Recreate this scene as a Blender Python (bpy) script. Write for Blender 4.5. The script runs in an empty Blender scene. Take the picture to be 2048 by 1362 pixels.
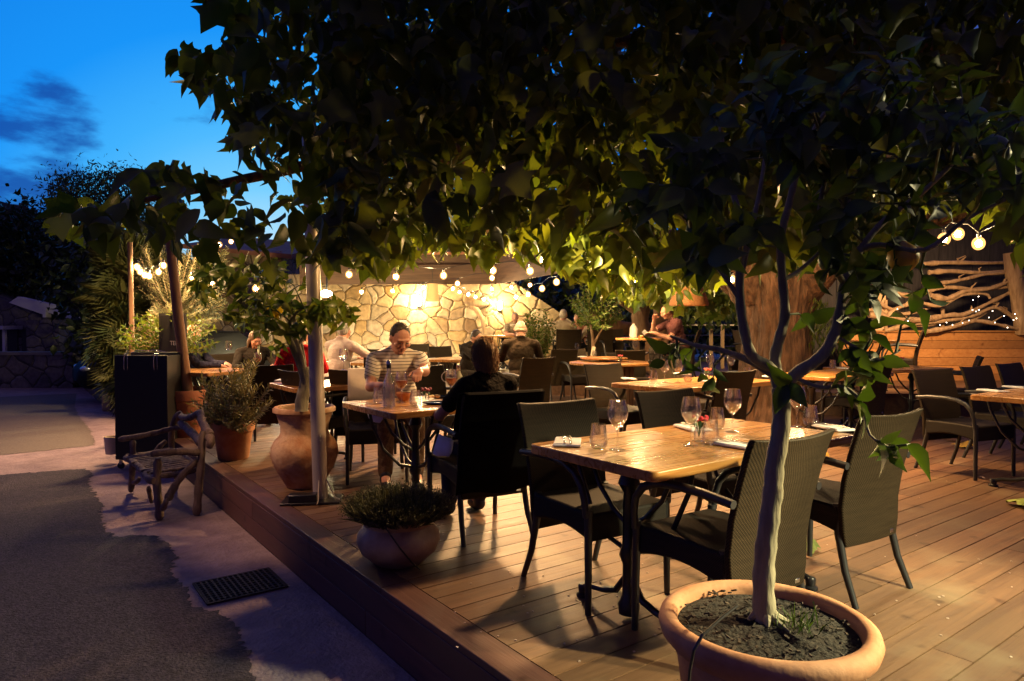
import bpy, bmesh, math, random
import numpy as np
from mathutils import Vector, Matrix, Euler, Quaternion
random.seed(7); rng = np.random.default_rng(11)
sc = bpy.context.scene
COL = sc.collection
PI = math.pi
# ------------------------------------------------------------------ camera model (world: x along the boards, y along the terrace edge)
F = 1365.0; PITCH = math.radians(1.26); CH = 1.30; TH = math.radians(36.2)
cP, sP, cT, sT = math.cos(PITCH), math.sin(PITCH), math.cos(TH), math.sin(TH)
GZ = -0.30            # street level below the deck
def c2w(X, Y, z): return Vector((X*cT + Y*sT, -X*sT + Y*cT, z))
def G(px, py, z=0.0):                 # surveyed point on a level plane
    a, b = (px-1024)/F, (py-681)/F
    d = (a, cP - b*sP, -sP - b*cP); t = (z-CH)/d[2]
    return c2w(d[0]*t, d[1]*t, z)
def P(px, py, d):                     # surveyed point at a distance from the tripod
    a, b = (px-1024)/F, (py-681)/F
    r = (a, cP - b*sP, -sP - b*cP); t = d/r[1]
    return c2w(r[0]*t, d, CH + r[2]*t)
def proj(p):
    X = p[0]*cT - p[1]*sT; Y = p[0]*sT + p[1]*cT; Z = p[2]-CH
    f = Y*cP - Z*sP; dn = -Y*sP - Z*cP
    return 1024+F*X/f, 681+F*dn/f, f
cd = bpy.data.cameras.new("camera"); cam = bpy.data.objects.new("camera", cd); COL.objects.link(cam)
cam.location = (0, 0, CH); cam.rotation_euler = (PI/2-PITCH, 0, -TH)
cd.sensor_width = 36; cd.lens = 36*F/2048; cd.clip_start = .05; cd.clip_end = 1500
sc.camera = cam
# ------------------------------------------------------------------ mesh builder
def basis(d):
    d = Vector(d).normalized(); u = d.cross(Vector((0, 0, 1)))
    if u.length < 1e-4: u = Vector((1, 0, 0))
    u.normalize(); return u, d.cross(u).normalized(), d
class MB:
    def __init__(s): s.v = []; s.f = []; s.fm = []
    def add(s, vs, fs):
        o = len(s.v); s.v += [tuple(p) for p in vs]; s.f += [tuple(i+o for i in q) for q in fs]; return s
    def box(s, c, d, rot=None, taper=1.0):
        x, y, z = [k/2 for k in d]; vs = []
        for sz in (-1, 1):
            k = taper if sz > 0 else 1
            for sx, sy in ((-1,-1),(1,-1),(1,1),(-1,1)):
                p = Vector((sx*x*k, sy*y*k, sz*z))
                if rot is not None: p = rot @ p
                vs.append(p + Vector(c))
        return s.add(vs, [(3,2,1,0),(4,5,6,7),(0,1,5,4),(1,2,6,5),(2,3,7,6),(3,0,4,7)])
    def tube(s, pts, r, n=8, caps=True, flat=1.0):
        pts = [Vector(p) for p in pts]; m = len(pts)
        rs = list(r) if hasattr(r, '__len__') else [r]*m
        vs, fs = [], []; up = None
        for i, p in enumerate(pts):
            t = (pts[min(i+1, m-1)] - pts[max(i-1, 0)])
            if t.length < 1e-9: t = Vector((0,0,1))
            t.normalize()
            if up is None: u, w, _ = basis(t)
            else:
                u = up - t*up.dot(t)
                u = u.normalized() if u.length > 1e-5 else basis(t)[0]
                w = t.cross(u).normalized()
            up = u
            for k in range(n):
                a = 2*PI*k/n; vs.append(p + u*math.cos(a)*rs[i] + w*math.sin(a)*rs[i]*flat)
        for i in range(m-1):
            for k in range(n):
                k2 = (k+1) % n; fs.append((i*n+k, i*n+k2, (i+1)*n+k2, (i+1)*n+k))
        if caps: fs += [tuple(range(n))[::-1], tuple((m-1)*n+k for k in range(n))]
        return s.add(vs, fs)
    def lathe(s, prof, n=24, c=(0,0,0), closed=False, sx=1.0, sy=1.0, wob=None):
        vs, fs = [], []; m = len(prof)
        for r, z in prof:
            for k in range(n):
                a = 2*PI*k/n; q = 1.0 if wob is None else wob(a, z)
                vs.append((c[0]+r*q*sx*math.cos(a), c[1]+r*q*sy*math.sin(a), c[2]+z))
        for i in range(m-1 if not closed else m):
            j = (i+1) % m
            for k in range(n):
                k2 = (k+1) % n; fs.append((i*n+k, i*n+k2, j*n+k2, j*n+k))
        if not closed: fs += [tuple(range(n))[::-1], tuple((m-1)*n+k for k in range(n))]
        return s.add(vs, fs)
    def ell(s, c, r, rot=None, n=14, m=9):
        vs = []; fs = []
        for i in range(m+1):
            th = PI*i/m
            for k in range(n):
                a = 2*PI*k/n; p = Vector((r[0]*math.sin(th)*math.cos(a), r[1]*math.sin(th)*math.sin(a), r[2]*math.cos(th)))
                if rot is not None: p = rot @ p
                vs.append(p + Vector(c))
        for i in range(m):
            for k in range(n):
                k2 = (k+1) % n; q = [i*n+k, (i+1)*n+k, (i+1)*n+k2, i*n+k2]
                fs.append(tuple(q))
        return s.add(vs, fs)
    def cap(s, a, ra, b, rb, n=12):
        a, b = Vector(a), Vector(b); d = b-a; L = d.length
        u, w, t = basis(d if L > 1e-6 else (0,0,1)); vs = []; fs = []
        rings = [(a - t*ra*math.cos(q), ra*math.sin(q)) for q in (0.12, .5, 1.05)] + [(a, ra), (b, rb)] + [(b + t*rb*math.cos(q), rb*math.sin(q)) for q in (1.05, .5, .12)]
        for p, r in rings:
            for k in range(n): vs.append(p + u*r*math.cos(2*PI*k/n) + w*r*math.sin(2*PI*k/n))
        m = len(rings)
        for i in range(m-1):
            for k in range(n):
                k2 = (k+1) % n; fs.append((i*n+k, i*n+k2, (i+1)*n+k2, (i+1)*n+k))
        fs += [tuple(range(n))[::-1], tuple((m-1)*n+k for k in range(n))]
        return s.add(vs, fs)
    def prism(s, poly, z0, z1):
        n = len(poly); vs = [(x, y, z0) for x, y in poly] + [(x, y, z1) for x, y in poly]
        return s.add(vs, [tuple(range(n))[::-1], tuple(range(n, 2*n))] + [(i, (i+1) % n, n+(i+1) % n, n+i) for i in range(n)])
    def mesh(s, name, smooth=True, ang=None):
        me = bpy.data.meshes.new(name); me.from_pydata(s.v, [], s.f)
        bm = bmesh.new(); bm.from_mesh(me); bmesh.ops.remove_doubles(bm, verts=bm.verts, dist=1e-6); bmesh.ops.recalc_face_normals(bm, faces=bm.faces); bm.to_mesh(me); bm.free()
        if smooth:
            me.polygons.foreach_set('use_smooth', [True]*len(me.polygons))
            try: me.set_sharp_from_angle(angle=math.radians(ang or 40))
            except Exception: pass
        me.update(); return me
    def build(s, name, mat, parent=None, smooth=True, bevel=0, ang=None, loc=None):
        me = s.mesh(name, smooth, ang); me.materials.append(mat)
        return link(name, me, parent, bevel, loc)
def link(name, me, parent=None, bevel=0, loc=None):
    o = bpy.data.objects.new(name, me); COL.objects.link(o)
    if parent is not None: o.parent = parent
    if loc is not None: o.location = loc
    if bevel:
        b = o.modifiers.new('bevel', 'BEVEL'); b.width = bevel; b.segments = 2; b.limit_method = 'ANGLE'
    return o
def tag(o, label=None, cat=None, group=None, kind=None):
    if label: o['label'] = label
    if cat: o['category'] = cat
    if group: o['group'] = group
    if kind: o['kind'] = kind
    return o
def empty(name, label, cat, loc=(0,0,0), rz=0.0, group=None):
    o = bpy.data.objects.new(name, None); COL.objects.link(o); o.location = loc; o.rotation_euler = (0,0,rz); o.empty_display_size = .1
    return tag(o, label, cat, group)
def copy_tree(o, parent=None):
    c = o.copy(); COL.objects.link(c); c.parent = parent
    for ch in list(o.children): copy_tree(ch, c)
    return c
def place(proto, used, loc, rz, label, group=None):
    o = proto if not used else copy_tree(proto)
    o.location = loc; o.rotation_euler = (0, 0, rz); o['label'] = label
    if group: o['group'] = group
    return o
# ------------------------------------------------------------------ materials
MAT = {}
def nt(name):
    m = bpy.data.materials.new(name); m.use_nodes = True; t = m.node_tree; t.nodes.clear(); MAT[name] = m
    return m, t.nodes, t.links
def N(ns, ty, **kw):
    n = ns.new(ty)
    for k, v in kw.items():
        if k.startswith('i_'):
            key = k[2:].replace('_', ' ')
            n.inputs[int(key) if key.isdigit() else key].default_value = v
        else: setattr(n, k, v)
    return n
def c4(c): return (c[0], c[1], c[2], 1)
def mat(name, c1, rough=.6, c2=None, scale=8, detail=4, metal=0, bump=0, bscale=None, bdist=.02, stretch=(1,1,1), coat=0, spec=.5, sheen=0, emit=None, estr=0, world=False, ramp=(.35,.7)):
    m, ns, L = nt(name); out = N(ns, 'ShaderNodeOutputMaterial'); b = N(ns, 'ShaderNodeBsdfPrincipled')
    L.new(b.outputs[0], out.inputs[0])
    b.inputs['Base Color'].default_value = c4(c1); b.inputs['Roughness'].default_value = rough; b.inputs['Metallic'].default_value = metal
    b.inputs['Coat Weight'].default_value = coat; b.inputs['Specular IOR Level'].default_value = spec; b.inputs['Sheen Weight'].default_value = sheen
    if emit: b.inputs['Emission Color'].default_value = c4(emit); b.inputs['Emission Strength'].default_value = estr
    if c2 or bump:
        tc = N(ns, 'ShaderNodeTexCoord'); mp = N(ns, 'ShaderNodeMapping'); mp.inputs['Scale'].default_value = stretch
        if world:
            g = N(ns, 'ShaderNodeNewGeometry'); L.new(g.outputs['Position'], mp.inputs[0])
        else: L.new(tc.outputs['Object'], mp.inputs[0])
        no = N(ns, 'ShaderNodeTexNoise'); no.inputs['Scale'].default_value = scale; no.inputs['Detail'].default_value = detail; no.inputs['Roughness'].default_value = .6
        L.new(mp.outputs[0], no.inputs[0])
        if c2:
            r = N(ns, 'ShaderNodeValToRGB'); r.color_ramp.elements[0].position = ramp[0]; r.color_ramp.elements[1].position = ramp[1]
            r.color_ramp.elements[0].color = c4(c1); r.color_ramp.elements[1].color = c4(c2)
            L.new(no.outputs[0], r.inputs[0]); L.new(r.outputs[0], b.inputs['Base Color'])
        if bump:
            n2 = N(ns, 'ShaderNodeTexNoise'); n2.inputs['Scale'].default_value = bscale or scale; n2.inputs['Detail'].default_value = 5
            L.new(mp.outputs[0], n2.inputs[0])
            bu = N(ns, 'ShaderNodeBump'); bu.inputs['Strength'].default_value = bump; bu.inputs['Distance'].default_value = bdist
            L.new(n2.outputs[0], bu.inputs['Height']); L.new(bu.outputs[0], b.inputs['Normal'])
    return m
def emis(name, c, s):
    m, ns, L = nt(name); out = N(ns, 'ShaderNodeOutputMaterial'); e = N(ns, 'ShaderNodeEmission'); e.inputs[0].default_value = c4(c); e.inputs[1].default_value = s
    L.new(e.outputs[0], out.inputs[0]); return m
def leafmat(name, a, b, trans=.38, rough=.42, back=1.6, veins=True):
    m, ns, L = nt(name); out = N(ns, 'ShaderNodeOutputMaterial'); at = N(ns, 'ShaderNodeAttribute', attribute_name='rnd')
    r = N(ns, 'ShaderNodeValToRGB'); r.color_ramp.elements[0].color = c4(a); r.color_ramp.elements[1].color = c4(b); r.color_ramp.elements[0].position = .1; r.color_ramp.elements[1].position = .95
    L.new(at.outputs['Fac'], r.inputs[0])
    p = N(ns, 'ShaderNodeBsdfPrincipled'); p.inputs['Roughness'].default_value = rough; p.inputs['Specular IOR Level'].default_value = .4; L.new(r.outputs[0], p.inputs['Base Color'])
    h = N(ns, 'ShaderNodeMix', data_type='RGBA', blend_type='MULTIPLY'); h.inputs[0].default_value = 1; h.inputs[7].default_value = (back*1.15, back*1.0, back*.35, 1)
    L.new(r.outputs[0], h.inputs[6]); t = N(ns, 'ShaderNodeBsdfTranslucent'); L.new(h.outputs[2], t.inputs[0])
    mx = N(ns, 'ShaderNodeMixShader'); mx.inputs[0].default_value = trans; L.new(p.outputs[0], mx.inputs[1]); L.new(t.outputs[0], mx.inputs[2]); L.new(mx.outputs[0], out.inputs[0])
    return m
def glassmat(name, tint=(1,1,1), base=.05, edge=.75, refr=0):
    m, ns, L = nt(name); out = N(ns, 'ShaderNodeOutputMaterial'); tr = N(ns, 'ShaderNodeBsdfTransparent'); tr.inputs[0].default_value = c4(tint)
    gl = N(ns, 'ShaderNodeBsdfGlossy'); gl.inputs['Roughness'].default_value = .03; gl.inputs[0].default_value = (1,1,1,1)
    lw = N(ns, 'ShaderNodeLayerWeight'); lw.inputs[0].default_value = .5
    pw = N(ns, 'ShaderNodeMath', operation='POWER'); pw.inputs[1].default_value = 2.2; L.new(lw.outputs['Facing'], pw.inputs[0])
    ma = N(ns, 'ShaderNodeMath', operation='MULTIPLY_ADD'); ma.inputs[1].default_value = edge; ma.inputs[2].default_value = base; L.new(pw.outputs[0], ma.inputs[0])
    mx = N(ns, 'ShaderNodeMixShader'); L.new(ma.outputs[0], mx.inputs[0]); L.new(tr.outputs[0], mx.inputs[1]); L.new(gl.outputs[0], mx.inputs[2])
    if refr:
        gb = N(ns, 'ShaderNodeBsdfGlass'); gb.inputs['IOR'].default_value = 1.46; gb.inputs['Roughness'].default_value = .0; m2 = N(ns, 'ShaderNodeMixShader'); m2.inputs[0].default_value = refr
        L.new(mx.outputs[0], m2.inputs[1]); L.new(gb.outputs[0], m2.inputs[2]); L.new(m2.outputs[0], out.inputs[0])
    else: L.new(mx.outputs[0], out.inputs[0])
    return m
# wood of the deck: every board its own tone, grain along the board
def deckmat(name, c1, c2, c3, along='x', pitch=.15):
    m, ns, L = nt(name); out = N(ns, 'ShaderNodeOutputMaterial'); b = N(ns, 'ShaderNodeBsdfPrincipled'); L.new(b.outputs[0], out.inputs[0])
    at = N(ns, 'ShaderNodeAttribute', attribute_name='rnd'); g = N(ns, 'ShaderNodeNewGeometry')
    mp = N(ns, 'ShaderNodeMapping'); mp.inputs['Scale'].default_value = (1.2, 22, 22) if along == 'x' else (22, 1.2, 22); L.new(g.outputs['Position'], mp.inputs[0])
    ad = N(ns, 'ShaderNodeVectorMath', operation='ADD'); L.new(mp.outputs[0], ad.inputs[0])
    sc_ = N(ns, 'ShaderNodeMath', operation='MULTIPLY'); sc_.inputs[1].default_value = 57.0; L.new(at.outputs['Fac'], sc_.inputs[0]); L.new(sc_.outputs[0], ad.inputs[1])
    no = N(ns, 'ShaderNodeTexNoise'); no.inputs['Scale'].default_value = 1.0; no.inputs['Detail'].default_value = 6; no.inputs['Roughness'].default_value = .65; no.inputs['Distortion'].default_value = .6; L.new(ad.outputs[0], no.inputs[0])
    r = N(ns, 'ShaderNodeValToRGB'); r.color_ramp.elements[0].position = .3; r.color_ramp.elements[1].position = .72; r.color_ramp.elements[0].color = c4(c1); r.color_ramp.elements[1].color = c4(c2); L.new(no.outputs[0], r.inputs[0])
    st = N(ns, 'ShaderNodeTexNoise'); st.inputs['Scale'].default_value = 2.3; st.inputs['Detail'].default_value = 5; L.new(g.outputs['Position'], st.inputs[0])
    sr = N(ns, 'ShaderNodeValToRGB'); sr.color_ramp.elements[0].position = .55; sr.color_ramp.elements[1].position = .75; L.new(st.outputs[0], sr.inputs[0])
    mx = N(ns, 'ShaderNodeMix', data_type='RGBA'); L.new(sr.outputs[0], mx.inputs[0]); L.new(r.outputs[0], mx.inputs[6]); mx.inputs[7].default_value = c4(c3)
    # spots of grime
    vs = N(ns, 'ShaderNodeTexNoise'); vs.inputs['Scale'].default_value = 7.0; vs.inputs['Detail'].default_value = 2; L.new(g.outputs['Position'], vs.inputs[0])
    vr = N(ns, 'ShaderNodeValToRGB'); vr.color_ramp.elements[0].position = .27; vr.color_ramp.elements[1].position = .36; vr.color_ramp.elements[0].color = (.42,.33,.28,1); L.new(vs.outputs[0], vr.inputs[0])
    m2 = N(ns, 'ShaderNodeMix', data_type='RGBA', blend_type='MULTIPLY'); m2.inputs[0].default_value = .85; L.new(mx.outputs[2], m2.inputs[6]); L.new(vr.outputs[0], m2.inputs[7])
    tn = N(ns, 'ShaderNodeMath', operation='MULTIPLY_ADD'); tn.inputs[1].default_value = .55; tn.inputs[2].default_value = .72; L.new(at.outputs['Fac'], tn.inputs[0])
    m3 = N(ns, 'ShaderNodeMix', data_type='RGBA', blend_type='MULTIPLY'); m3.inputs[0].default_value = 1; L.new(m2.outputs[2], m3.inputs[6]); L.new(tn.outputs[0], m3.inputs[7])
    L.new(m3.outputs[2], b.inputs['Base Color'])
    rr = N(ns, 'ShaderNodeMapRange'); rr.inputs['To Min'].default_value = .38; rr.inputs['To Max'].default_value = .7; L.new(no.outputs[0], rr.inputs[0]); L.new(rr.outputs[0], b.inputs['Roughness'])
    bu = N(ns, 'ShaderNodeBump'); bu.inputs['Strength'].default_value = .45; bu.inputs['Distance'].default_value = .008; L.new(no.outputs[0], bu.inputs['Height']); L.new(bu.outputs[0], b.inputs['Normal'])
    return m
def tablemat():
    m, ns, L = nt('table_wood'); out = N(ns, 'ShaderNodeOutputMaterial'); b = N(ns, 'ShaderNodeBsdfPrincipled'); L.new(b.outputs[0], out.inputs[0])
    tc = N(ns, 'ShaderNodeTexCoord'); sx = N(ns, 'ShaderNodeSeparateXYZ'); L.new(tc.outputs['Object'], sx.inputs[0])
    fl = N(ns, 'ShaderNodeMath', operation='MULTIPLY'); fl.inputs[1].default_value = 1/.13; L.new(sx.outputs[1], fl.inputs[0])
    f2 = N(ns, 'ShaderNodeMath', operation='FLOOR'); L.new(fl.outputs[0], f2.inputs[0])
    wn = N(ns, 'ShaderNodeTexWhiteNoise', noise_dimensions='1D'); L.new(f2.outputs[0], wn.inputs['W'])
    mp = N(ns, 'ShaderNodeMapping'); mp.inputs['Scale'].default_value = (2.0, 30, 30); L.new(tc.outputs['Object'], mp.inputs[0])
    ad = N(ns, 'ShaderNodeVectorMath', operation='ADD'); L.new(mp.outputs[0], ad.inputs[0]); ms = N(ns, 'ShaderNodeMath', operation='MULTIPLY'); ms.inputs[1].default_value = 40; L.new(wn.outputs['Value'], ms.inputs[0]); L.new(ms.outputs[0], ad.inputs[1])
    no = N(ns, 'ShaderNodeTexNoise'); no.inputs['Scale'].default_value = 1; no.inputs['Detail'].default_value = 6; no.inputs['Distortion'].default_value = .8; L.new(ad.outputs[0], no.inputs[0])
    r = N(ns, 'ShaderNodeValToRGB'); r.color_ramp.elements[0].position = .3; r.color_ramp.elements[1].position = .7; r.color_ramp.elements[0].color = (.32,.135,.035,1); r.color_ramp.elements[1].color = (.54,.27,.08,1); L.new(no.outputs[0], r.inputs[0])
    tn = N(ns, 'ShaderNodeMath', operation='MULTIPLY_ADD'); tn.inputs[1].default_value = .4; tn.inputs[2].default_value = .8; L.new(wn.outputs['Value'], tn.inputs[0])
    m3 = N(ns, 'ShaderNodeMix', data_type='RGBA', blend_type='MULTIPLY'); m3.inputs[0].default_value = 1; L.new(r.outputs[0], m3.inputs[6]); L.new(tn.outputs[0], m3.inputs[7]); L.new(m3.outputs[2], b.inputs['Base Color'])
    rr = N(ns, 'ShaderNodeMapRange'); rr.inputs['To Min'].default_value = .2; rr.inputs['To Max'].default_value = .36; L.new(no.outputs[0], rr.inputs[0]); L.new(rr.outputs[0], b.inputs['Roughness'])
    b.inputs['Coat Weight'].default_value = .25; b.inputs['Coat Roughness'].default_value = .2
    bu = N(ns, 'ShaderNodeBump'); bu.inputs['Strength'].default_value = .12; bu.inputs['Distance'].default_value = .004; L.new(no.outputs[0], bu.inputs['Height']); L.new(bu.outputs[0], b.inputs['Normal'])
    return m
def weavemat(name, dark, light, s=150):
    m, ns, L = nt(name); out = N(ns, 'ShaderNodeOutputMaterial'); b = N(ns, 'ShaderNodeBsdfPrincipled'); L.new(b.outputs[0], out.inputs[0])
    tc = N(ns, 'ShaderNodeTexCoord'); sx = N(ns, 'ShaderNodeSeparateXYZ'); L.new(tc.outputs['Object'], sx.inputs[0])
    ax = N(ns, 'ShaderNodeMath', operation='ADD'); L.new(sx.outputs[0], ax.inputs[0]); L.new(sx.outputs[1], ax.inputs[1])
    cb = N(ns, 'ShaderNodeCombineXYZ'); L.new(ax.outputs[0], cb.inputs[0]); L.new(sx.outputs[2], cb.inputs[1])
    mp = N(ns, 'ShaderNodeMapping'); mp.inputs['Rotation'].default_value = (0,0,PI/4); L.new(cb.outputs[0], mp.inputs[0])
    vo = N(ns, 'ShaderNodeTexVoronoi', voronoi_dimensions='2D'); vo.inputs['Scale'].default_value = s; vo.inputs['Randomness'].default_value = .08; L.new(mp.outputs[0], vo.inputs['Vector'])
    no = N(ns, 'ShaderNodeTexNoise'); no.inputs['Scale'].default_value = 60; no.inputs['Detail'].default_value = 2; ms = N(ns, 'ShaderNodeMapping'); ms.inputs['Scale'].default_value = (.08,1,1); L.new(cb.outputs[0], ms.inputs[0]); L.new(ms.outputs[0], no.inputs[0])
    r = N(ns, 'ShaderNodeValToRGB'); r.color_ramp.elements[0].position = .15; r.color_ramp.elements[1].position = .62; r.color_ramp.elements[0].color = c4(light); r.color_ramp.elements[1].color = c4(dark); L.new(vo.outputs['Distance'], r.inputs[0])
    mu = N(ns, 'ShaderNodeMix', data_type='RGBA', blend_type='MULTIPLY'); mu.inputs[0].default_value = .6; L.new(r.outputs[0], mu.inputs[6])
    nr = N(ns, 'ShaderNodeMath', operation='MULTIPLY_ADD'); nr.inputs[1].default_value = 1.4; nr.inputs[2].default_value = .3; L.new(no.outputs[0], nr.inputs[0]); L.new(nr.outputs[0], mu.inputs[7]); L.new(mu.outputs[2], b.inputs['Base Color'])
    b.inputs['Roughness'].default_value = .6; b.inputs['Specular IOR Level'].default_value = .15
    bu = N(ns, 'ShaderNodeBump'); bu.inputs['Strength'].default_value = .5; bu.inputs['Distance'].default_value = .003; bu.invert = True; L.new(vo.outputs['Distance'], bu.inputs['Height']); L.new(bu.outputs[0], b.inputs['Normal'])
    return m
def stonemat(name, scale, cols, mortar, jw=.035, bump=.9):
    m, ns, L = nt(name); out = N(ns, 'ShaderNodeOutputMaterial'); b = N(ns, 'ShaderNodeBsdfPrincipled'); L.new(b.outputs[0], out.inputs[0])
    tc = N(ns, 'ShaderNodeTexCoord'); sx = N(ns, 'ShaderNodeSeparateXYZ'); L.new(tc.outputs['Object'], sx.inputs[0])
    nz = N(ns, 'ShaderNodeTexNoise'); nz.inputs['Scale'].default_value = 2.2; nz.inputs['Detail'].default_value = 3; L.new(tc.outputs['Object'], nz.inputs[0])
    cb = N(ns, 'ShaderNodeCombineXYZ'); ay = N(ns, 'ShaderNodeMath', operation='ADD'); L.new(sx.outputs[0], ay.inputs[0]); L.new(sx.outputs[1], ay.inputs[1]); L.new(ay.outputs[0], cb.inputs[0])
    zz = N(ns, 'ShaderNodeMath', operation='MULTIPLY'); zz.inputs[1].default_value = 1.15; L.new(sx.outputs[2], zz.inputs[0]); L.new(zz.outputs[0], cb.inputs[1])
    mixv = N(ns, 'ShaderNodeMix', data_type='VECTOR'); mixv.inputs[0].default_value = .22; L.new(cb.outputs[0], mixv.inputs[4]); L.new(nz.outputs['Color'], mixv.inputs[5])
    v1 = N(ns, 'ShaderNodeTexVoronoi', voronoi_dimensions='2D', feature='DISTANCE_TO_EDGE'); v2 = N(ns, 'ShaderNodeTexVoronoi', voronoi_dimensions='2D')
    for v in (v1, v2): v.inputs['Scale'].default_value = scale; v.inputs['Randomness'].default_value = .95; L.new(mixv.outputs[1], v.inputs['Vector'])
    sp = N(ns, 'ShaderNodeSeparateColor'); L.new(v2.outputs['Color'], sp.inputs[0])
    r = N(ns, 'ShaderNodeValToRGB'); cr = r.color_ramp
    while len(cr.elements) < len(cols): cr.elements.new(.5)
    for i, c in enumerate(cols): cr.elements[i].position = i/(len(cols)-1); cr.elements[i].color = c4(c)
    L.new(sp.outputs[0], r.inputs[0])
    n2 = N(ns, 'ShaderNodeTexNoise'); n2.inputs['Scale'].default_value = 9; n2.inputs['Detail'].default_value = 6; L.new(tc.outputs['Object'], n2.inputs[0])
    mv = N(ns, 'ShaderNodeMath', operation='MULTIPLY_ADD'); mv.inputs[1].default_value = 1.9; mv.inputs[2].default_value = .08; L.new(n2.outputs[0], mv.inputs[0])
    mm = N(ns, 'ShaderNodeMix', data_type='RGBA', blend_type='MULTIPLY'); mm.inputs[0].default_value = .8; L.new(r.outputs[0], mm.inputs[6]); L.new(mv.outputs[0], mm.inputs[7])
    jr = N(ns, 'ShaderNodeValToRGB'); jr.color_ramp.elements[0].position = jw*.45; jr.color_ramp.elements[1].position = jw; L.new(v1.outputs['Distance'], jr.inputs[0])
    fx = N(ns, 'ShaderNodeMix', data_type='RGBA'); fx.inputs[6].default_value = c4(mortar); L.new(jr.outputs[0], fx.inputs[0]); L.new(mm.outputs[2], fx.inputs[7]); L.new(fx.outputs[2], b.inputs['Base Color'])
    b.inputs['Roughness'].default_value = .85
    hr = N(ns, 'ShaderNodeMapRange'); hr.inputs['From Max'].default_value = .12; L.new(v1.outputs['Distance'], hr.inputs[0])
    ha = N(ns, 'ShaderNodeMath', operation='MULTIPLY_ADD'); ha.inputs[1].default_value = .35; L.new(n2.outputs[0], ha.inputs[0]); L.new(hr.outputs[0], ha.inputs[2])
    bu = N(ns, 'ShaderNodeBump'); bu.inputs['Strength'].default_value = bump; bu.inputs['Distance'].default_value = .05; L.new(ha.outputs[0], bu.inputs['Height']); L.new(bu.outputs[0], b.inputs['Normal'])
    return m
def barkmat(name, a, b_, sx=14, sz=2.2, bump=.8):
    return mat(name, a, .85, b_, scale=1, detail=8, bump=bump, bscale=1.0, stretch=(sx, sx, sz), bdist=.07 if bump>.7 else .025)
def striped(name, base, line, pitch=.026, w=.2):
    m, ns, L = nt(name); out = N(ns, 'ShaderNodeOutputMaterial'); b = N(ns, 'ShaderNodeBsdfPrincipled'); L.new(b.outputs[0], out.inputs[0])
    tc = N(ns, 'ShaderNodeTexCoord'); sx = N(ns, 'ShaderNodeSeparateXYZ'); L.new(tc.outputs['Object'], sx.inputs[0])
    ab = N(ns, 'ShaderNodeMath', operation='ABSOLUTE'); L.new(sx.outputs[0], ab.inputs[0])
    sl = N(ns, 'ShaderNodeMapRange'); sl.inputs['From Min'].default_value = .17; sl.inputs['From Max'].default_value = .34; sl.inputs['To Min'].default_value = 0; sl.inputs['To Max'].default_value = .06; L.new(ab.outputs[0], sl.inputs[0])
    a0 = N(ns, 'ShaderNodeMath', operation='SUBTRACT'); L.new(sx.outputs[2], a0.inputs[0]); L.new(sl.outputs[0], a0.inputs[1])
    md = N(ns, 'ShaderNodeMath', operation='PINGPONG'); md.inputs[1].default_value = pitch/2; L.new(a0.outputs[0], md.inputs[0])
    lt = N(ns, 'ShaderNodeMath', operation='LESS_THAN'); lt.inputs[1].default_value = pitch/2*w; L.new(md.outputs[0], lt.inputs[0])
    mx = N(ns, 'ShaderNodeMix', data_type='RGBA'); mx.inputs[6].default_value = c4(base); mx.inputs[7].default_value = c4(line); L.new(lt.outputs[0], mx.inputs[0]); L.new(mx.outputs[2], b.inputs['Base Color'])
    b.inputs['Roughness'].default_value = .85; return m

DECK = deckmat('deck_wood', (.088,.042,.022), (.185,.098,.050), (.19,.128,.074))
EDGE = deckmat('edge_wood', (.058,.024,.019), (.11,.046,.034), (.078,.038,.029), along='y')
TABLE = tablemat()
WICK = weavemat('dark_weave', (.0035,.0028,.002), (.044,.029,.015), 120)
SEATM = weavemat('seat_weave', (.006,.005,.0045), (.028,.021,.017))
BLK = mat('black_metal', (.012,.012,.014), .32, spec=.6)
BLKM = mat('black_frame', (.018,.018,.02), .42, spec=.6)
STEEL = mat('steel', (.62,.6,.57), .22, metal=1)
BRUSH = mat('brushed_steel', (.55,.48,.40), .42, metal=.6)
TERRA = mat('terracotta', (.36,.135,.055), .8, (.54,.30,.17), scale=4, detail=10, bump=.12, bscale=45, ramp=(.38,.72))
TERRA2 = mat('terracotta_worn', (.33,.14,.06), .85, (.56,.38,.23), scale=4, detail=10, bump=.35, bscale=24, ramp=(.40,.62))
TERRA3 = mat('terracotta_red', (.27,.085,.04), .75, (.36,.13,.06), scale=5, bump=.15, bscale=40)
POTG = mat('glazed_pot', (.26,.16,.10), .6, (.46,.35,.25), scale=5, detail=9, bump=.25, bscale=20)
SOIL = mat('soil', (.005,.0032,.0024), .95, (.022,.014,.009), scale=45, bump=1.0, bscale=70)
GLASS = glassmat('clear_glass', base=.05, edge=.9, refr=.22)
GLASSB = glassmat('bottle_glass', (.93,.95,.95), .10, .85, .3)
ACRYL = glassmat('clear_acrylic', (.9,.92,.9), .22, .6)
WINE = mat('rose_wine', (.75,.18,.06), .05, spec=.5); MAT['rose_wine'].node_tree.nodes['Principled BSDF'].inputs['Transmission Weight'].default_value = .55
NAP = mat('white_linen', (.72,.72,.76), .85, (.8,.8,.82), scale=30, bump=.1)
CREAM = mat('cream_cloth', (.62,.52,.40), .9, (.7,.6,.47), scale=10, bump=.2)
BARKP = barkmat('plane_bark', (.045,.022,.013), (.20,.105,.06), 14, 3.2, 1.0)
BARKL = barkmat('lemon_bark', (.17,.155,.105), (.31,.275,.19), 26, 6, .6)
BARKO = barkmat('olive_bark', (.20,.12,.07), (.38,.25,.15), 12, 2, .8)
DRIFT = barkmat('driftwood', (.24,.15,.085), (.46,.31,.185), 18, 2.5, .5)
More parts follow.
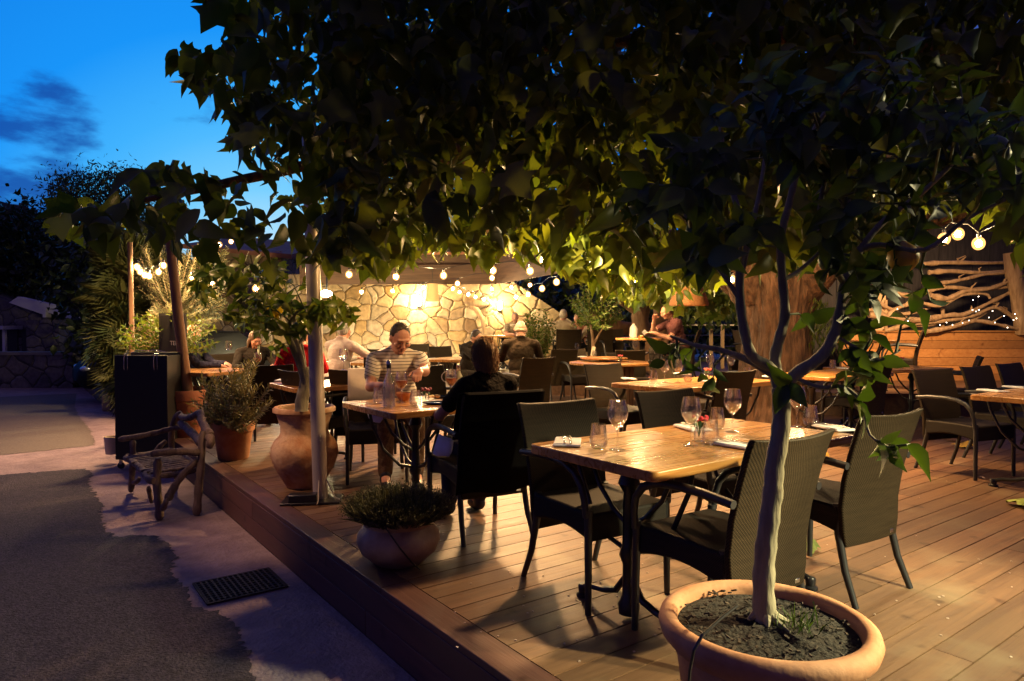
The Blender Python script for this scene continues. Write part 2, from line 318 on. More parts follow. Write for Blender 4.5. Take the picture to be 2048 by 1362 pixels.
DRIFTG = barkmat('grey_driftwood', (.085,.058,.047), (.24,.17,.14), 22, 4, .6)
POLEW = barkmat('peeled_pole', (.20,.10,.05), (.33,.19,.10), 25, 1.2, .3)
FENCEW = deckmat('pine_boards', (.36,.15,.045), (.52,.25,.085), (.42,.19,.06))
STONE = stonemat('rubble_stone', 3.5, [(.27,.17,.07), (.46,.34,.19), (.21,.12,.055), (.52,.43,.30), (.36,.22,.08), (.30,.24,.16), (.42,.28,.12)], (.06,.03,.012), jw=.026, bump=.75)
STONE2 = stonemat('dark_stone', 3.0, [(.10,.09,.09), (.17,.155,.15), (.07,.065,.07)], (.05,.045,.045))
FASCIA = mat('roof_timber', (.065,.032,.018), .75, (.13,.07,.04), scale=1, bump=.2, stretch=(1.5,1.5,20))
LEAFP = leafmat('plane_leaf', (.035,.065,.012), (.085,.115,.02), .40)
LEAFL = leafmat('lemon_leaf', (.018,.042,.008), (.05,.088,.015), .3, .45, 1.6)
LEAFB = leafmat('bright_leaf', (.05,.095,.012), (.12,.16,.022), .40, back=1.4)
LEAFO = leafmat('olive_leaf', (.085,.095,.045), (.20,.18,.09), .28, .5, 1.3)
LEAFD = leafmat('dark_leaf', (.018,.03,.012), (.04,.055,.02), .2)
LEAFT = leafmat('thyme_leaf', (.05,.06,.028), (.11,.11,.06), .2, .6, 1.0)
PALML = leafmat('palm_leaf', (.05,.066,.024), (.11,.115,.04), .3)
GREENF = mat('green_citrus', (.045,.11,.03), .4, (.07,.14,.035), scale=6, bump=.12, bscale=90)
ORANF = mat('ripe_citrus', (.62,.34,.03), .4, (.72,.42,.05), scale=8, bump=.12, bscale=90)
SKIN = mat('skin', (.52,.25,.17), .5, (.58,.30,.21), scale=14, spec=.4); MAT['skin'].node_tree.nodes['Principled BSDF'].inputs['Subsurface Weight'].default_value = .12
MAT['skin'].node_tree.nodes['Principled BSDF'].inputs['Subsurface Radius'].default_value = (.012,.005,.003)
# ================================================================== SKY (dusk)
wd = bpy.data.worlds.new("World"); sc.world = wd; wd.use_nodes = True
ns, L = wd.node_tree.nodes, wd.node_tree.links; ns.clear()
wo = N(ns, 'ShaderNodeOutputWorld'); bg = N(ns, 'ShaderNodeBackground'); L.new(bg.outputs[0], wo.inputs[0])
tc = N(ns, 'ShaderNodeTexCoord')
sd = (P(540, 640, 10) - Vector((0,0,CH))).normalized()
dt = N(ns, 'ShaderNodeVectorMath', operation='DOT_PRODUCT'); dt.inputs[1].default_value = sd; L.new(tc.outputs['Generated'], dt.inputs[0])
rp = N(ns, 'ShaderNodeValToRGB'); cr = rp.color_ramp
mr = N(ns, 'ShaderNodeMapRange'); mr.inputs['From Min'].default_value = -1; L.new(dt.outputs['Value'], mr.inputs[0]); L.new(mr.outputs[0], rp.inputs[0])
stops = [(0, (.040,.026,.085)), (.55, (.070,.050,.20)), (.80, (.035,.080,.34)), (.915, (.004,.165,.72)), (.965, (.010,.30,.95)), (.983, (.06,.47,1.0)), (.994, (.22,.66,1.0)), (1, (.72,.9,1.0))]
while len(cr.elements) < len(stops): cr.elements.new(.5)
for e, (p_, c_) in zip(cr.elements, stops): e.position = p_; e.color = c4(c_)
# clouds: soft dark banks low in the west
mp = N(ns, 'ShaderNodeMapping'); mp.inputs['Scale'].default_value = (2.2, 2.2, 6.0); mp.inputs['Location'].default_value = (.35, .1, .2); L.new(tc.outputs['Generated'], mp.inputs[0])
cn = N(ns, 'ShaderNodeTexNoise'); cn.inputs['Scale'].default_value = 2.6; cn.inputs['Detail'].default_value = 10; cn.inputs['Roughness'].default_value = .58; L.new(mp.outputs[0], cn.inputs[0])
cloud_dirs = [((70, 265), .9945, .9995), ((30, 385), .9955, .9997)]
acc = None
for (px, py), lo, hi in cloud_dirs:
    d = (P(px, py, 10) - Vector((0,0,CH))).normalized()
    q = N(ns, 'ShaderNodeVectorMath', operation='DOT_PRODUCT'); q.inputs[1].default_value = d; L.new(tc.outputs['Generated'], q.inputs[0])
    m_ = N(ns, 'ShaderNodeMapRange', interpolation_type='SMOOTHSTEP'); m_.inputs['From Min'].default_value = lo; m_.inputs['From Max'].default_value = hi; L.new(q.outputs['Value'], m_.inputs[0])
    if acc is None: acc = m_.outputs[0]
    else:
        mxx = N(ns, 'ShaderNodeMath', operation='MAXIMUM'); L.new(acc, mxx.inputs[0]); L.new(m_.outputs[0], mxx.inputs[1]); acc = mxx.outputs[0]
s1 = N(ns, 'ShaderNodeMath', operation='MULTIPLY_ADD'); s1.inputs[1].default_value = .26; s1.inputs[2].default_value = -.13; L.new(acc, s1.inputs[0])
s2 = N(ns, 'ShaderNodeMath', operation='ADD'); L.new(s1.outputs[0], s2.inputs[0]); L.new(cn.outputs[0], s2.inputs[1])
cm = N(ns, 'ShaderNodeMapRange', interpolation_type='SMOOTHSTEP'); cm.inputs['From Min'].default_value = .49; cm.inputs['From Max'].default_value = .66; L.new(s2.outputs[0], cm.inputs[0])
ck = N(ns, 'ShaderNodeMath', operation='MULTIPLY'); ck.inputs[1].default_value = .85; L.new(cm.outputs[0], ck.inputs[0])
cx = N(ns, 'ShaderNodeMix', data_type='RGBA'); L.new(ck.outputs[0], cx.inputs[0]); L.new(rp.outputs[0], cx.inputs[6]); cx.inputs[7].default_value = (.008,.062,.36,1)
L.new(cx.outputs[2], bg.inputs[0]); bg.inputs[1].default_value = .86

# ================================================================== GROUND
def sheet(name, pts, z, m, kind='structure', label=None):
    me = bpy.data.meshes.new(name); me.from_pydata([(x, y, z) for x, y in pts], [], [tuple(range(len(pts)))]); me.materials.append(m); me.update()
    bm = bmesh.new(); bm.from_mesh(me); bmesh.ops.recalc_face_normals(bm, faces=bm.faces)
    if bm.faces[:][0].normal.z < 0: bmesh.ops.reverse_faces(bm, faces=bm.faces)
    bmesh.ops.triangulate(bm, faces=bm.faces); bm.to_mesh(me); bm.free()
    return tag(link(name, me), kind=kind)
CONC = mat('concrete', (.19,.135,.155), .9, (.31,.23,.25), scale=5.0, bump=.8, bscale=38, world=True, detail=12)
ASPH = mat('asphalt', (.014,.010,.017), .85, (.074,.058,.082), scale=42, bump=1.0, bscale=70, world=True, detail=8, ramp=(.36,.74))
ASPH2 = mat('old_asphalt', (.10,.08,.068), .9, (.16,.13,.11), scale=30, bump=.4, bscale=120, world=True, detail=4)
GRND = mat('ground', (.05,.045,.04), .95, (.09,.08,.07), scale=2, world=True)
sheet('ground', [(-600,-600),(600,-600),(600,600),(-600,600)], GZ-.012, GRND)
sheet('concrete_pavement', [(-25,-8),(1.452,-8),(1.452,20),(3,45),(-25,45)], GZ-.004, CONC)
def ragged(pts, amp=.022, step=.02):
    out = []
    for i in range(len(pts)):
        a, b = Vector(pts[i]), Vector(pts[(i+1) % len(pts)]); d = b-a; n = max(1, int(d.length/step)) if d.length < 2.5 else 1; pr = Vector((-d.y, d.x)).normalized(); w = 0
        for k in range(n):
            w = .35*w + random.uniform(-amp, amp)*(.9 if random.random()<.8 else 1.7); q = a.lerp(b, k/n)
            if k: q += pr*w*min(1, k/3, (n-k)/3)
            out.append((q.x, q.y))
    return out
A1 = [(.98,-6),(.93,.5),(.90,1.6),(.88,2.4),(.88,2.83),(.86,3.13),(.90,3.35),(.94,3.79),(.91,3.97),(.80,4.19),(.83,4.37),(.80,4.78),(.90,5.19),(.91,5.52),(.85,5.79),(.59,5.95),(.57,6.48),(.63,7.04),(.60,8.0),(.68,8.67),(.64,8.96),(-.13,9.11),(-12,10.5),(-22,-6)]
A2 = [(-22,11.6),(-.14,10.52),(.37,10.56),(.87,10.65),(.94,12.22),(.92,14.38),(.98,16.05),(1.2,19),(-22,21)]
sheet('asphalt_road', ragged(A1), GZ, ASPH); sheet('asphalt_patch', ragged(A2), GZ, ASPH2)
# ================================================================== DECK
def board_mesh(boxes):
    mb = MB(); rn = []
    for c, d in boxes:
        mb.box(c, d); rn += [random.random()]*6
    me = bpy.data.meshes.new('boards'); me.from_pydata(mb.v, [], mb.f)
    a = me.attributes.new('rnd', 'FLOAT', 'FACE'); a.data.foreach_set('value', rn); me.update(); return me
bx = []; y = 0.02 - .147*14
DX1 = 26
while y < 24:
    x = 1.606; first = True
    while x < DX1:
        l = random.uniform(3.2, 5.2) if not first else random.uniform(1.2, 5)
        x2 = min(DX1, x+l); bx.append(((( x+x2)/2, y+.0735, -.014), (x2-x-.004, .1405, .028))); x = x2; first = False
    y += .147
me = board_mesh(bx); me.materials.append(DECK); tag(link('deck', me), kind='structure')
mb = MB(); mb.box((DX1/2+.85, 11, -.17), (DX1-1.75, 26, .2)); tag(mb.build('deck_base', mat('under_deck_shade', (.01,.008,.006), .9), smooth=False), kind='structure')  # near-black slab puts the shade into the gaps between boards
eb = []
for cx_, cz_, dx_, dz_, ph in ((1.5275,-.013,.147,.032,0.0),(1.463,-.0995,.022,.138,1.9),(1.464,-.2385,.020,.130,3.1)):
    yy = -4.0 + ph
    while yy < 24:
        l = random.uniform(3.0, 4.4); eb.append(((cx_, yy+l/2, cz_), (dx_, l-.003, dz_))); yy += l
me = board_mesh(eb); me.materials.append(EDGE); o = link('deck_edge', me); tag(o, kind='structure'); b = o.modifiers.new('bevel','BEVEL'); b.width = .004; b.segments = 2
# raised terrace at the back
RZ = .33
plat = [G(940,760,0)[:2], c2w(-.6,12.0,0)[:2], c2w(4.7,9.6,0)[:2], c2w(12.5,9.5,0)[:2], c2w(13.5,24,0)[:2], c2w(-.6,24,0)[:2]]
PL = [tuple(c2w(X,Y,0)[:2]) for X,Y in [(-.3,13.2),(2.2,12.2),(4.7,9.7),(13,9.5),(14,20),(-.3,20)]]
tag(MB().prism(PL, .004, RZ).build('raised_terrace', DECK, smooth=False), kind='structure')
# ================================================================== STONE BUILDING, ROOF, LAMPS
def cam_frame(X, Y, z=0): 
    p = c2w(X, Y, z); return p
WALLD = 18.0
def wx(px, d=WALLD): return (px-1024)/F*d
def wz(py, d=WALLD): return P(1024, py, d).z
bld = empty('stone_building', 'rubble stone restaurant building with its lit gable end', 'building', c2w(0, WALLD, 0), -TH)
poly = [(wx(520), -.3), (wx(1185), -.3), (wx(1185), wz(672)), (wx(1100), wz(612)), (wx(1010), wz(553)), (wx(960), wz(548)), (wx(520), wz(548))]
m_ = MB(); n = len(poly); m_.add([(x, 0, z) for x, z in poly] + [(x, .5, z) for x, z in poly], [tuple(range(n)), tuple(range(n, 2*n))[::-1]] + [(i, n+i, n+(i+1) % n, (i+1) % n) for i in range(n)])
m_.build('wall', STONE, bld, smooth=False)
# roof: a front fascia and one running toward the terrace on the right
rf = empty('roof_over_terrace', 'brown timber roof with deep fascia boards over the stone wall', 'roof', (0,0,0))
A = (wx(600,16.2), 16.2); B_ = (wx(992,16.0), 16.0); C_ = (wx(1140,12.2), 12.2); D_ = (wx(1140,12.2)+3.2, 17.5)
def band(z0, z1, off, name):
    mb = MB()
    for (p, q) in ((A, B_), (B_, C_)):
        p3, q3 = c2w(p[0], p[1]-off, 0), c2w(q[0], q[1]-off, 0); d = (q3-p3).normalized(); nn = Vector((-d.y, d.x, 0))
        vs = [p3, q3, q3+nn*.05, p3+nn*.05]; mb.add([(v.x,v.y,z0) for v in vs]+[(v.x,v.y,z1) for v in vs], [(3,2,1,0),(4,5,6,7),(0,1,5,4),(1,2,6,5),(2,3,7,6),(3,0,4,7)])
    return mb.build(name, FASCIA, rf, smooth=False)
z0, z1, z2 = wz(568,16), wz(529,16), wz(503,16)
band(z0, z1, 0, 'fascia_board'); band(z1+.004, z2, -.16, 'upper_board')
TILE = mat('roof_tile', (.30,.11,.05), .8, (.42,.19,.10), scale=3, bump=.6, bscale=12)
mb = MB(); e1, e2, e3 = c2w(A[0],A[1]+.05,z2), c2w(B_[0],B_[1]+.05,z2), c2w(C_[0],C_[1]+.1,z2); r1, r2 = c2w(A[0],19.6,z2+1.0), c2w(B_[0]+1.2,19.6,z2+1.0)
mb.add([e1,e2,e3,r2,r1,*(v-Vector((0,0,.06)) for v in (e1,e2,e3,r2,r1))], [(0,1,3,4),(1,2,3),(9,8,6,5),(8,7,6),(0,5,6,1),(1,6,7,2),(2,7,8,3),(3,8,9,4),(4,9,5,0)]); mb.build('tiled_slope', TILE, rf, smooth=False)
mb = MB(); q = [c2w(A[0],A[1]+.1,z0+.12), c2w(B_[0],B_[1]+.1,z0+.12), c2w(B_[0]+.4,18.4,z0+.12), c2w(A[0],18.4,z0+.12)]
mb.add([*q,*(v+Vector((0,0,.05)) for v in q)], [(3,2,1,0),(4,5,6,7),(0,1,5,4),(1,2,6,5),(2,3,7,6),(3,0,4,7)]); mb.build('soffit', FASCIA, rf, smooth=False)
# left wing with a tiled roof edge
lw = empty('tiled_wing', 'low wing with red tiled eaves rising behind the olive tree', 'building', c2w(wx(475,20),20,0), -TH)
mb = MB(); mb.box((-.1,2.0,1.6),(2.6,3.4,3.8)); mb.build('wall', STONE, lw, smooth=False)
mb = MB(); mb.add([(-1.6,0,3.55),(1.6,0,3.25),(1.6,4,4.0),(-1.6,4,4.3),(-1.6,0,3.68),(1.6,0,3.38),(1.6,4,4.13),(-1.6,4,4.43)],[(3,2,1,0),(4,5,6,7),(0,1,5,4),(1,2,6,5),(2,3,7,6),(3,0,4,7)]); mb.build('roof', TILE, lw, smooth=False)
LAMPW = emis('lamp_glow', (1,.80,.42), 60)
LIT = []
def point(name, loc, e, col=(1,.62,.27), r=.06, parent=None):
    l = bpy.data.lights.new(name, 'POINT'); l.energy = e; l.color = col; l.shadow_soft_size = r
    o = bpy.data.objects.new(name, l); COL.objects.link(o); o.location = loc; LIT.append(o); return o
def spot(name, loc, target, e, col, ang=70, blend=.5, r=.08):
    l = bpy.data.lights.new(name, 'SPOT'); l.energy = e; l.color = col; l.spot_size = math.radians(ang); l.spot_blend = blend; l.shadow_soft_size = r
    o = bpy.data.objects.new(name, l); COL.objects.link(o); o.location = loc; o.rotation_euler = (Vector(target)-Vector(loc)).to_track_quat('-Z','Y').to_euler(); return o
for px, py, lab in ((840, 598, 'glaring wall lamp on the stone wall beside the cloth pendant shade'), (1000, 606, 'glaring wall lamp on the stone wall below the roof corner')):
    w = empty('wall_lamp', lab, 'lamp', c2w(wx(px), WALLD-.01, wz(py)), -TH, 'lamps on the stone wall')
    MB().box((0,-.03,-.12),(.10,.05,.22)).build('bracket', BLK, w, bevel=.006)
    MB().lathe([(.028,-.18),(.05,-.16),(.055,.02),(.03,.05)],16,(0,-.12,0)).build('glass_shade', LAMPW, w)
    MB().tube([(0,-.03,-.14),(0,-.09,-.2),(0,-.12,-.18)],.012).build('arm', BLK, w)
    point('wall_lamp_light', c2w(wx(px), WALLD-.42, wz(py)+.05), 120, (1,.72,.33), .08)
# cloth pendant
t = empty('pendant_shade', 'tan cloth drum shade hanging under the roof in front of the wall', 'lamp', P(865,585,15.6))
MB().lathe([(.155,-.2),(.12,.2),(.115,.2),(.15,-.2)],24,closed=True).build('lamp_shade', mat('shade_cloth',(.5,.33,.15),.9,emit=(1,.5,.15),estr=.35), t)
MB().tube([(0,0,.2),(0,0,.62)],.006).build('cable', BLK, t)
# driftwood ornament on the wall
dw = MB()
for pts, r in (([(930,600),(945,605),(965,607),(985,605)],.10),([(940,612),(952,618),(966,640),(968,668)],.07),([(975,600),(985,612),(972,622)],.07)):
    dw.tube([P(a,b,WALLD-.18) for a,b in pts],[r,r*1.1,r,r*.5][:len(pts)],10)
tag(dw.build('driftwood_ornament', DRIFT), 'gnarled driftwood root mounted on the lit stone wall', 'ornament')
# flood lamp near the pole, at the far left of the lit wall
t = empty('flood_lamp', 'blinding yellow white flood lamp just right of the steel pole', 'lamp', P(652,588,13.6), -TH)
MB().lathe([(.03,-.06),(.11,-.02),(.12,.03),(.04,.07)],20).build('glass_shade', emis('flood_glow',(1,.88,.5),160), t)
MB().tube([(0,.03,.05),(0,.1,.5),(0,.5,.95)],.018).build('bracket', BLK, t)
point('flood_light', P(652,590,13.5)-Vector((0,0,.25)), 420, (1,.78,.38), .1)
point('uplight', c2w(wx(862,17.3),17.2,.12), 90, (1,.86,.6), .06); point('uplight', c2w(wx(700,17.3),17.0,.12), 90, (1,.85,.55), .06)
# ================================================================== HOUSE ACROSS THE ROAD, WALL, HILL
hs = empty('stone_house', 'dim stone house with white sloping eaves across the road', 'house', c2w(wx(20,23),23,GZ), -TH)
def hx(px): return (px-20)/F*23
def hz(py): return P(1024,py,23).z-GZ
WHT = mat('white_paint', (.7,.7,.72), .7)
m_ = MB(); pp = [(hx(-200),0),(hx(98),0),(hx(98),hz(632)),(hx(30),hz(606)),(hx(-200),hz(540))]; n=len(pp)
m_.add([(x,0,z) for x,z in pp]+[(x,6,z) for x,z in pp],[tuple(range(n)),tuple(range(n,2*n))[::-1]]+[(i,n+i,n+(i+1)%n,(i+1)%n) for i in range(n)]); m_.build('wall', STONE2, hs, smooth=False)
MB().box((hx(128),1.2,hz(640)/2),(1.05,4.5,hz(640))).build('side_wing', STONE2, hs, smooth=False)
m_ = MB(); q=[(hx(30),hz(600)),(hx(114),hz(630)),(hx(104),hz(636)),(hx(34),hz(606)),(hx(50),hz(597)),(hx(116),hz(611)),(hx(115),hz(620))]
pp=[(hx(34),hz(606)),(hx(100),hz(629)),(hx(100),hz(635)),(hx(106),hz(635)),(hx(107),hz(619)),(hx(115),hz(617)),(hx(115),hz(609)),(hx(60),hz(596)),(hx(52),hz(594))]; n=len(pp)
m_.add([(x,-.35,z) for x,z in pp]+[(x,-.05,z) for x,z in pp],[tuple(range(n)),tuple(range(n,2*n))[::-1]]+[(i,n+i,n+(i+1)%n,(i+1)%n) for i in range(n)]); m_.build('eaves', WHT, hs, smooth=False)
m_=MB(); pp=[(hx(107),hz(625)),(hx(146),hz(637)),(hx(146),hz(631)),(hx(107),hz(618))]
m_.add([(x,-.3,z) for x,z in pp]+[(x,1.2,z) for x,z in pp],[(0,1,2,3),(7,6,5,4)]+[(i,4+i,4+(i+1)%4,(i+1)%4) for i in range(4)]); m_.build('eaves', WHT, hs, smooth=False)
MB().box((hx(0),-.5,hz(655)),(hx(48)-hx(-48),.9,.12)).build('porch_canopy', WHT, hs, smooth=False)
MB().box((hx(40),-.7,(hz(657)+0)/2),(.09,.09,hz(657))).build('porch_post', WHT, hs, smooth=False)
DKG = mat('dark_opening', (.006,.006,.008), .3)
for a, b_ in ((-30,36),(44,98)):
    f = MB().box(((hx(a)+hx(b_))/2,-.012,(hz(660)+hz(722))/2),(hx(b_)-hx(a),.03,hz(660)-hz(722))).build('opening_shade', DKG, hs, smooth=False)  # black sheet for the shade inside each opening of the house
gw = empty('low_stone_wall', 'low rubble garden wall along the far side of the road', 'wall', c2w(wx(70,17.5),17.5,GZ), -TH)
MB().box((-2.2,.2,.42),(6.3,.4,.84)).build('wall', STONE2, gw, smooth=False); MB().box((-2.2,.2,.88),(6.36,.46,.08)).build('coping', mat('coping',(.2,.19,.18),.9), gw, smooth=False)
hill = MB(); n = 60; vs = []; 
for i in range(n+1):
    a = math.radians(-75 + 150*i/n); R_ = 150
    h = 20 + 6*math.sin(i*.5) + 3*math.sin(i*1.7+1)
    vs += [c2w(R_*math.sin(a), R_*math.cos(a), GZ), c2w((R_+60)*math.sin(a), (R_+60)*math.cos(a), h+4)]
hill.add(vs, [(2*i,2*i+2,2*i+3,2*i+1) for i in range(n)]); tag(hill.build('hill', mat('hill_scrub',(.012,.016,.012),.95)), kind='structure')
# ================================================================== PARKED CAR
CARP = mat('black_car_paint', (.003,.003,.004), .6, spec=.15); CGL = mat('car_glass', (.004,.004,.005), .3, spec=.2); TYRE = mat('tyre', (.012,.012,.012), .85); RIM = mat('alloy', (.4,.38,.36), .3, metal=.9)
cp = P(246, 812, 14.0); cp.z = GZ
car = empty('parked_car', 'black car parked beyond the menu stand with one alloy wheel showing', 'car', cp, -TH + math.radians(38))
def lerp(a,b,t): return a+(b-a)*t
sec = [(-.75,.45,.70,.55),(-.62,.30,.86,.75),(-.2,.24,.92,.84),(.55,.22,.98,.86),(1.1,.22,1.0,.86),(2.4,.22,1.0,.86),(3.1,.26,.98,.82),(3.3,.42,.9,.7)]
b = MB(); nn = 12; vs=[]; 
for x,zb,zt,hw in sec:
    for k in range(nn):
        a = 2*PI*k/nn; cx_, cz_ = math.cos(a), math.sin(a)
        vs.append((x, .82+hw*math.copysign(abs(cx_)**.45,cx_), (zb+zt)/2+(zt-zb)/2*math.copysign(abs(cz_)**.55,cz_)))
b.add(vs,[(i*nn+k,i*nn+(k+1)%nn,(i+1)*nn+(k+1)%nn,(i+1)*nn+k) for i in range(len(sec)-1) for k in range(nn)]+[tuple(range(nn)),tuple((len(sec)-1)*nn+k for k in range(nn))[::-1]])
b.build('body', CARP, car)
g = MB(); r0=[(.45,.95,.72),(1.0,1.42,.58),(2.4,1.44,.58),(3.05,.97,.70)]; vs=[]
for x,z,hw in r0: vs += [(x,.82-hw,z),(x,.82+hw,z)]
vs += [(.45,.12,.93),(.45,1.52,.93),(3.05,.12,.93),(3.05,1.52,.93)]
g.add(vs,[(0,1,3,2),(2,3,5,4),(4,5,7,6),(0,2,4,6),(1,7,5,3),(0,6,7,1)]); g.build('cabin_glass', CGL, car, smooth=False)
MB().box((1.7,.82,1.455),(1.45,1.14,.03)).build('roof', CARP, car, bevel=.01)
for x in (0,2.55):
    for yy in (-.06,1.5):
        wv = MB(); wv.lathe([(.19,-.10),(.30,-.10),(.33,-.06),(.33,.08),(.30,.11),(.19,.11)],28,closed=True)
        wv.v = [(v[0]+x, v[2]+yy, v[1]+.33) for v in wv.v]; wh = wv.build('wheel', TYRE, car)
        rm = MB(); rm.lathe([(.03,-.075),(.19,-.03),(.2,-.10),(.205,.0),(.03,.0)],28)
        for k in range(5):
            a = 2*PI*k/5; rm.box((.10*math.cos(a),.10*math.sin(a),-.085),(.19,.055,.03),Matrix.Rotation(a,3,'Z'))
        rm.v = [(v[0]+x, v[2]+yy, v[1]+.33) for v in rm.v]; rm.build('rim', RIM, wh)
MB().ell((-.60,.25,.72),(.13,.17,.07)).build('headlight', mat('headlight',(.5,.55,.6),.1,metal=.6), car); MB().ell((-.60,1.39,.72),(.13,.17,.07)).build('headlight', MAT['headlight'], car)
# ================================================================== CHAIRS
def chair_proto():
    t = empty('armchair', 'x', 'chair', (0,0,-50))
    # back: bowed woven panel, swept back toward the top, skirt below the seat
    mb = MB(); rows = [(.26,-.235,.215),(.34,-.235,.232),(.45,-.232,.240),(.58,-.25,.243),(.72,-.285,.245),(.84,-.325,.248),(.885,-.345,.248)]; nx = 8; vs=[]
    for side, th in ((0,.0),(1,-.028)):
        for z,yy,hw in rows:
            for k in range(nx+1):
                u = -1+2*k/nx; vs.append((hw*u, yy+th-.022*(1-u*u)*(.3+z), z+.012*u*u*(1 if z>.8 else 0)))
    m = len(rows); w_ = nx+1; fs=[]
    for i in range(m-1):
        for k in range(nx):
            a=i*w_+k; fs += [(a,a+1,a+w_+1,a+w_)]; a+=m*w_; fs += [(a,a+w_,a+w_+1,a+1)]
    o=m*w_
    for i in range(m-1):
        fs += [(i*w_,(i+1)*w_,o+(i+1)*w_,o+i*w_),(i*w_+nx,o+i*w_+nx,o+(i+1)*w_+nx,(i+1)*w_+nx)]
    for k in range(nx): fs += [(k,o+k,o+k+1,k+1),((m-1)*w_+k,(m-1)*w_+k+1,o+(m-1)*w_+k+1,o+(m-1)*w_+k)]
    mb.add(vs,fs); mb.build('backrest', WICK, t, bevel=.006)
    # seat with a deep apron arched between the legs
    mb = MB(); ny=8; prof=[]
    for k in range(ny+1):
        yy=-.235+.475*k/ny; prof.append((yy,.325+.035*math.sin(PI*k/ny)))
    top=[(p[0],.452+.006*math.sin(PI*i/ny)) for i,p in enumerate(prof)]
    vs=[]; 
    for x in (-.235,.235): vs += [(x,p[0],p[1]) for p in prof]+[(x,p[0],p[1]) for p in top]
    w_=2*(ny+1); fs=[]
    for k in range(ny):
        a,b_=k,k+1; c,d=ny+1+k,ny+2+k
        fs += [(a,b_,d,c),(w_+b_,w_+a,w_+c,w_+d),(c,d,w_+d,w_+c),(b_,a,w_+a,w_+b_)]
    fs += [(0,ny+1,w_+ny+1,w_),(ny,w_+ny,w_+2*ny+1,2*ny+1)]
    mb.add(vs,fs); mb.build('seat', SEATM, t, bevel=.012)
    for s in (-1,1):
        MB().tube([(.235*s,.225,.47),(.237*s,.228,.32),(.240*s,.232,0)],[.019,.018,.0145],10).build('leg', BLKM, t)
        MB().tube([(.215*s,-.215,.46),(.216*s,-.225,.32),(.222*s,-.265,.15),(.232*s,-.325,0)],[.019,.019,.017,.0145],10).build('leg', BLKM, t)
        a = [(.262*s,-.295,.655),(.262*s,-.16,.668),(.264*s,-.02,.672),(.264*s,.08,.662),(.264*s,.16,.632),(.262*s,.205,.58),(.256*s,.222,.52),(.248*s,.226,.44)]
        MB().tube(a,[.017,.018,.018,.018,.018,.017,.016,.015],10).build('armrest', BLKM, t)
    MB().box((.16,-.268,.285),(.03,.006,.018)).build('metal_tag', STEEL, t, bevel=.002)
    return t
CH0 = chair_proto(); used = [False]
def chair(x, y, rot, label, z=0.0, group='dark woven armchairs'):
    o = place(CH0, used[0], (x, y, z), math.radians(rot), label, group); used[0] = True; return o
chair(2.36,1.78,-2.8,'woven armchair right behind the potted lemon trunk')
chair(3.36,1.88,-4,'woven armchair with a small metal tag at the outer end of the front table')
chair(2.33,2.46,175,'woven armchair at the left corner of the front table facing the camera')
chair(3.30,2.55,177,'woven armchair across the front table behind the two middle wine glasses')
chair(2.40,3.66,-9,'black draped armchair the woman in the dark top sits on')
chair(2.50,5.37,156,'armchair under the man in the striped shirt')
chair(2.78,6.23,-40,'armchair turned away between the steel pole and the striped man')
chair(2.3,7.55,-25,'armchair seen from behind under the red shirted diner')
chair(2.40,6.25,-75,'armchair pushed under the small table behind the clay jar')
chair(3.95,8.35,-20,'armchair seen from behind under the white shirted diner')
chair(5.44,7.17,-3.6,'armchair of the bald man in the dark jacket seen from behind')
chair(7.75,9.25,-17,'armchair with a pale tag left of the round table')
chair(8.41,8.21,-33,'armchair with its back against the near rim of the round table')
chair(5.02,4.92,175,'armchair at the left end of the second long table facing the camera')
chair(6.15,5.05,178,'armchair hidden behind the glasses on the far side of the second long table')
chair(5.28,4.10,-3,'armchair with its back to us at the near side of the second long table')
chair(8.0,4.12,-2,'armchair with its back to us between the second and third tables')
chair(6.78,2.46,165,'armchair with bright arm at the right edge table facing us')
chair(7.72,2.42,171,'middle armchair of the row behind the right edge table')
chair(8.62,2.42,173,'farthest right armchair of the row behind the right edge table')
c_ = c2w(5.85,9.15,0); chair(c_.x,c_.y,25,'armchair seen side on at the angled table before the pine wall')
c_ = c2w(5.95,10.55,0); chair(c_.x,c_.y,20,'armchair up on the raised terrace against the pine wall', RZ+.004)
c_ = c2w(4.05,11.2,0); chair(c_.x,c_.y,170,'armchair on the raised terrace behind the lemon twigs', RZ+.004)
c_ = c2w(-1.25,13.2,0); chair(c_.x,c_.y,175,'armchair facing us left of the dark haired woman')
c_ = c2w(-.75,14.6,0); chair(c_.x,c_.y,178,'green lit armchair at the foot of the stone wall')
c_ = c2w(-2.0,14.9,0); chair(c_.x,c_.y,160,'armchair by the stone wall behind the striped man')
c_ = c2w(-2.15,11.6,0); chair(c_.x,c_.y,170,'armchair half hidden between the white shirted diner and the striped man')
c_ = c2w(1.10,13.6,0); chair(c_.x,c_.y,-35,'armchair of the bald man in cream on the raised terrace', RZ+.004)
c_ = c2w(1.75,13.3,0); chair(c_.x,c_.y,-50,'armchair of the diner hidden by the small tree', RZ+.004)
c_ = c2w(1.95,12.9,0); chair(c_.x,c_.y,150,'empty armchair left of the white pitcher on the raised terrace', RZ+.004)
c_ = c2w(2.75,11.35,0); chair(c_.x,c_.y,35,'armchair of the man in the maroon shirt', RZ+.004)
c_ = c2w(-4.5,9.0,0); chair(c_.x,c_.y,-110,'armchair of the bald man in navy')
c_ = c2w(-3.9,9.6,0); chair(c_.x,c_.y,200,'armchair facing us at the far side of the navy diner table')
c_ = c2w(3.35,9.3,0); chair(c_.x,c_.y,165,'armchair before the thick bark trunk facing us')
c_ = c2w(1.15,11.6,0); chair(c_.x,c_.y,160,'armchair on the far side of the round table')
c_ = c2w(2.0,11.0,0); chair(c_.x,c_.y,150,'armchair on the far right rim of the round table')
c_ = c2w(-.72,6.6,0); chair(c_.x,c_.y,178,'armchair behind the ice bucket facing us')
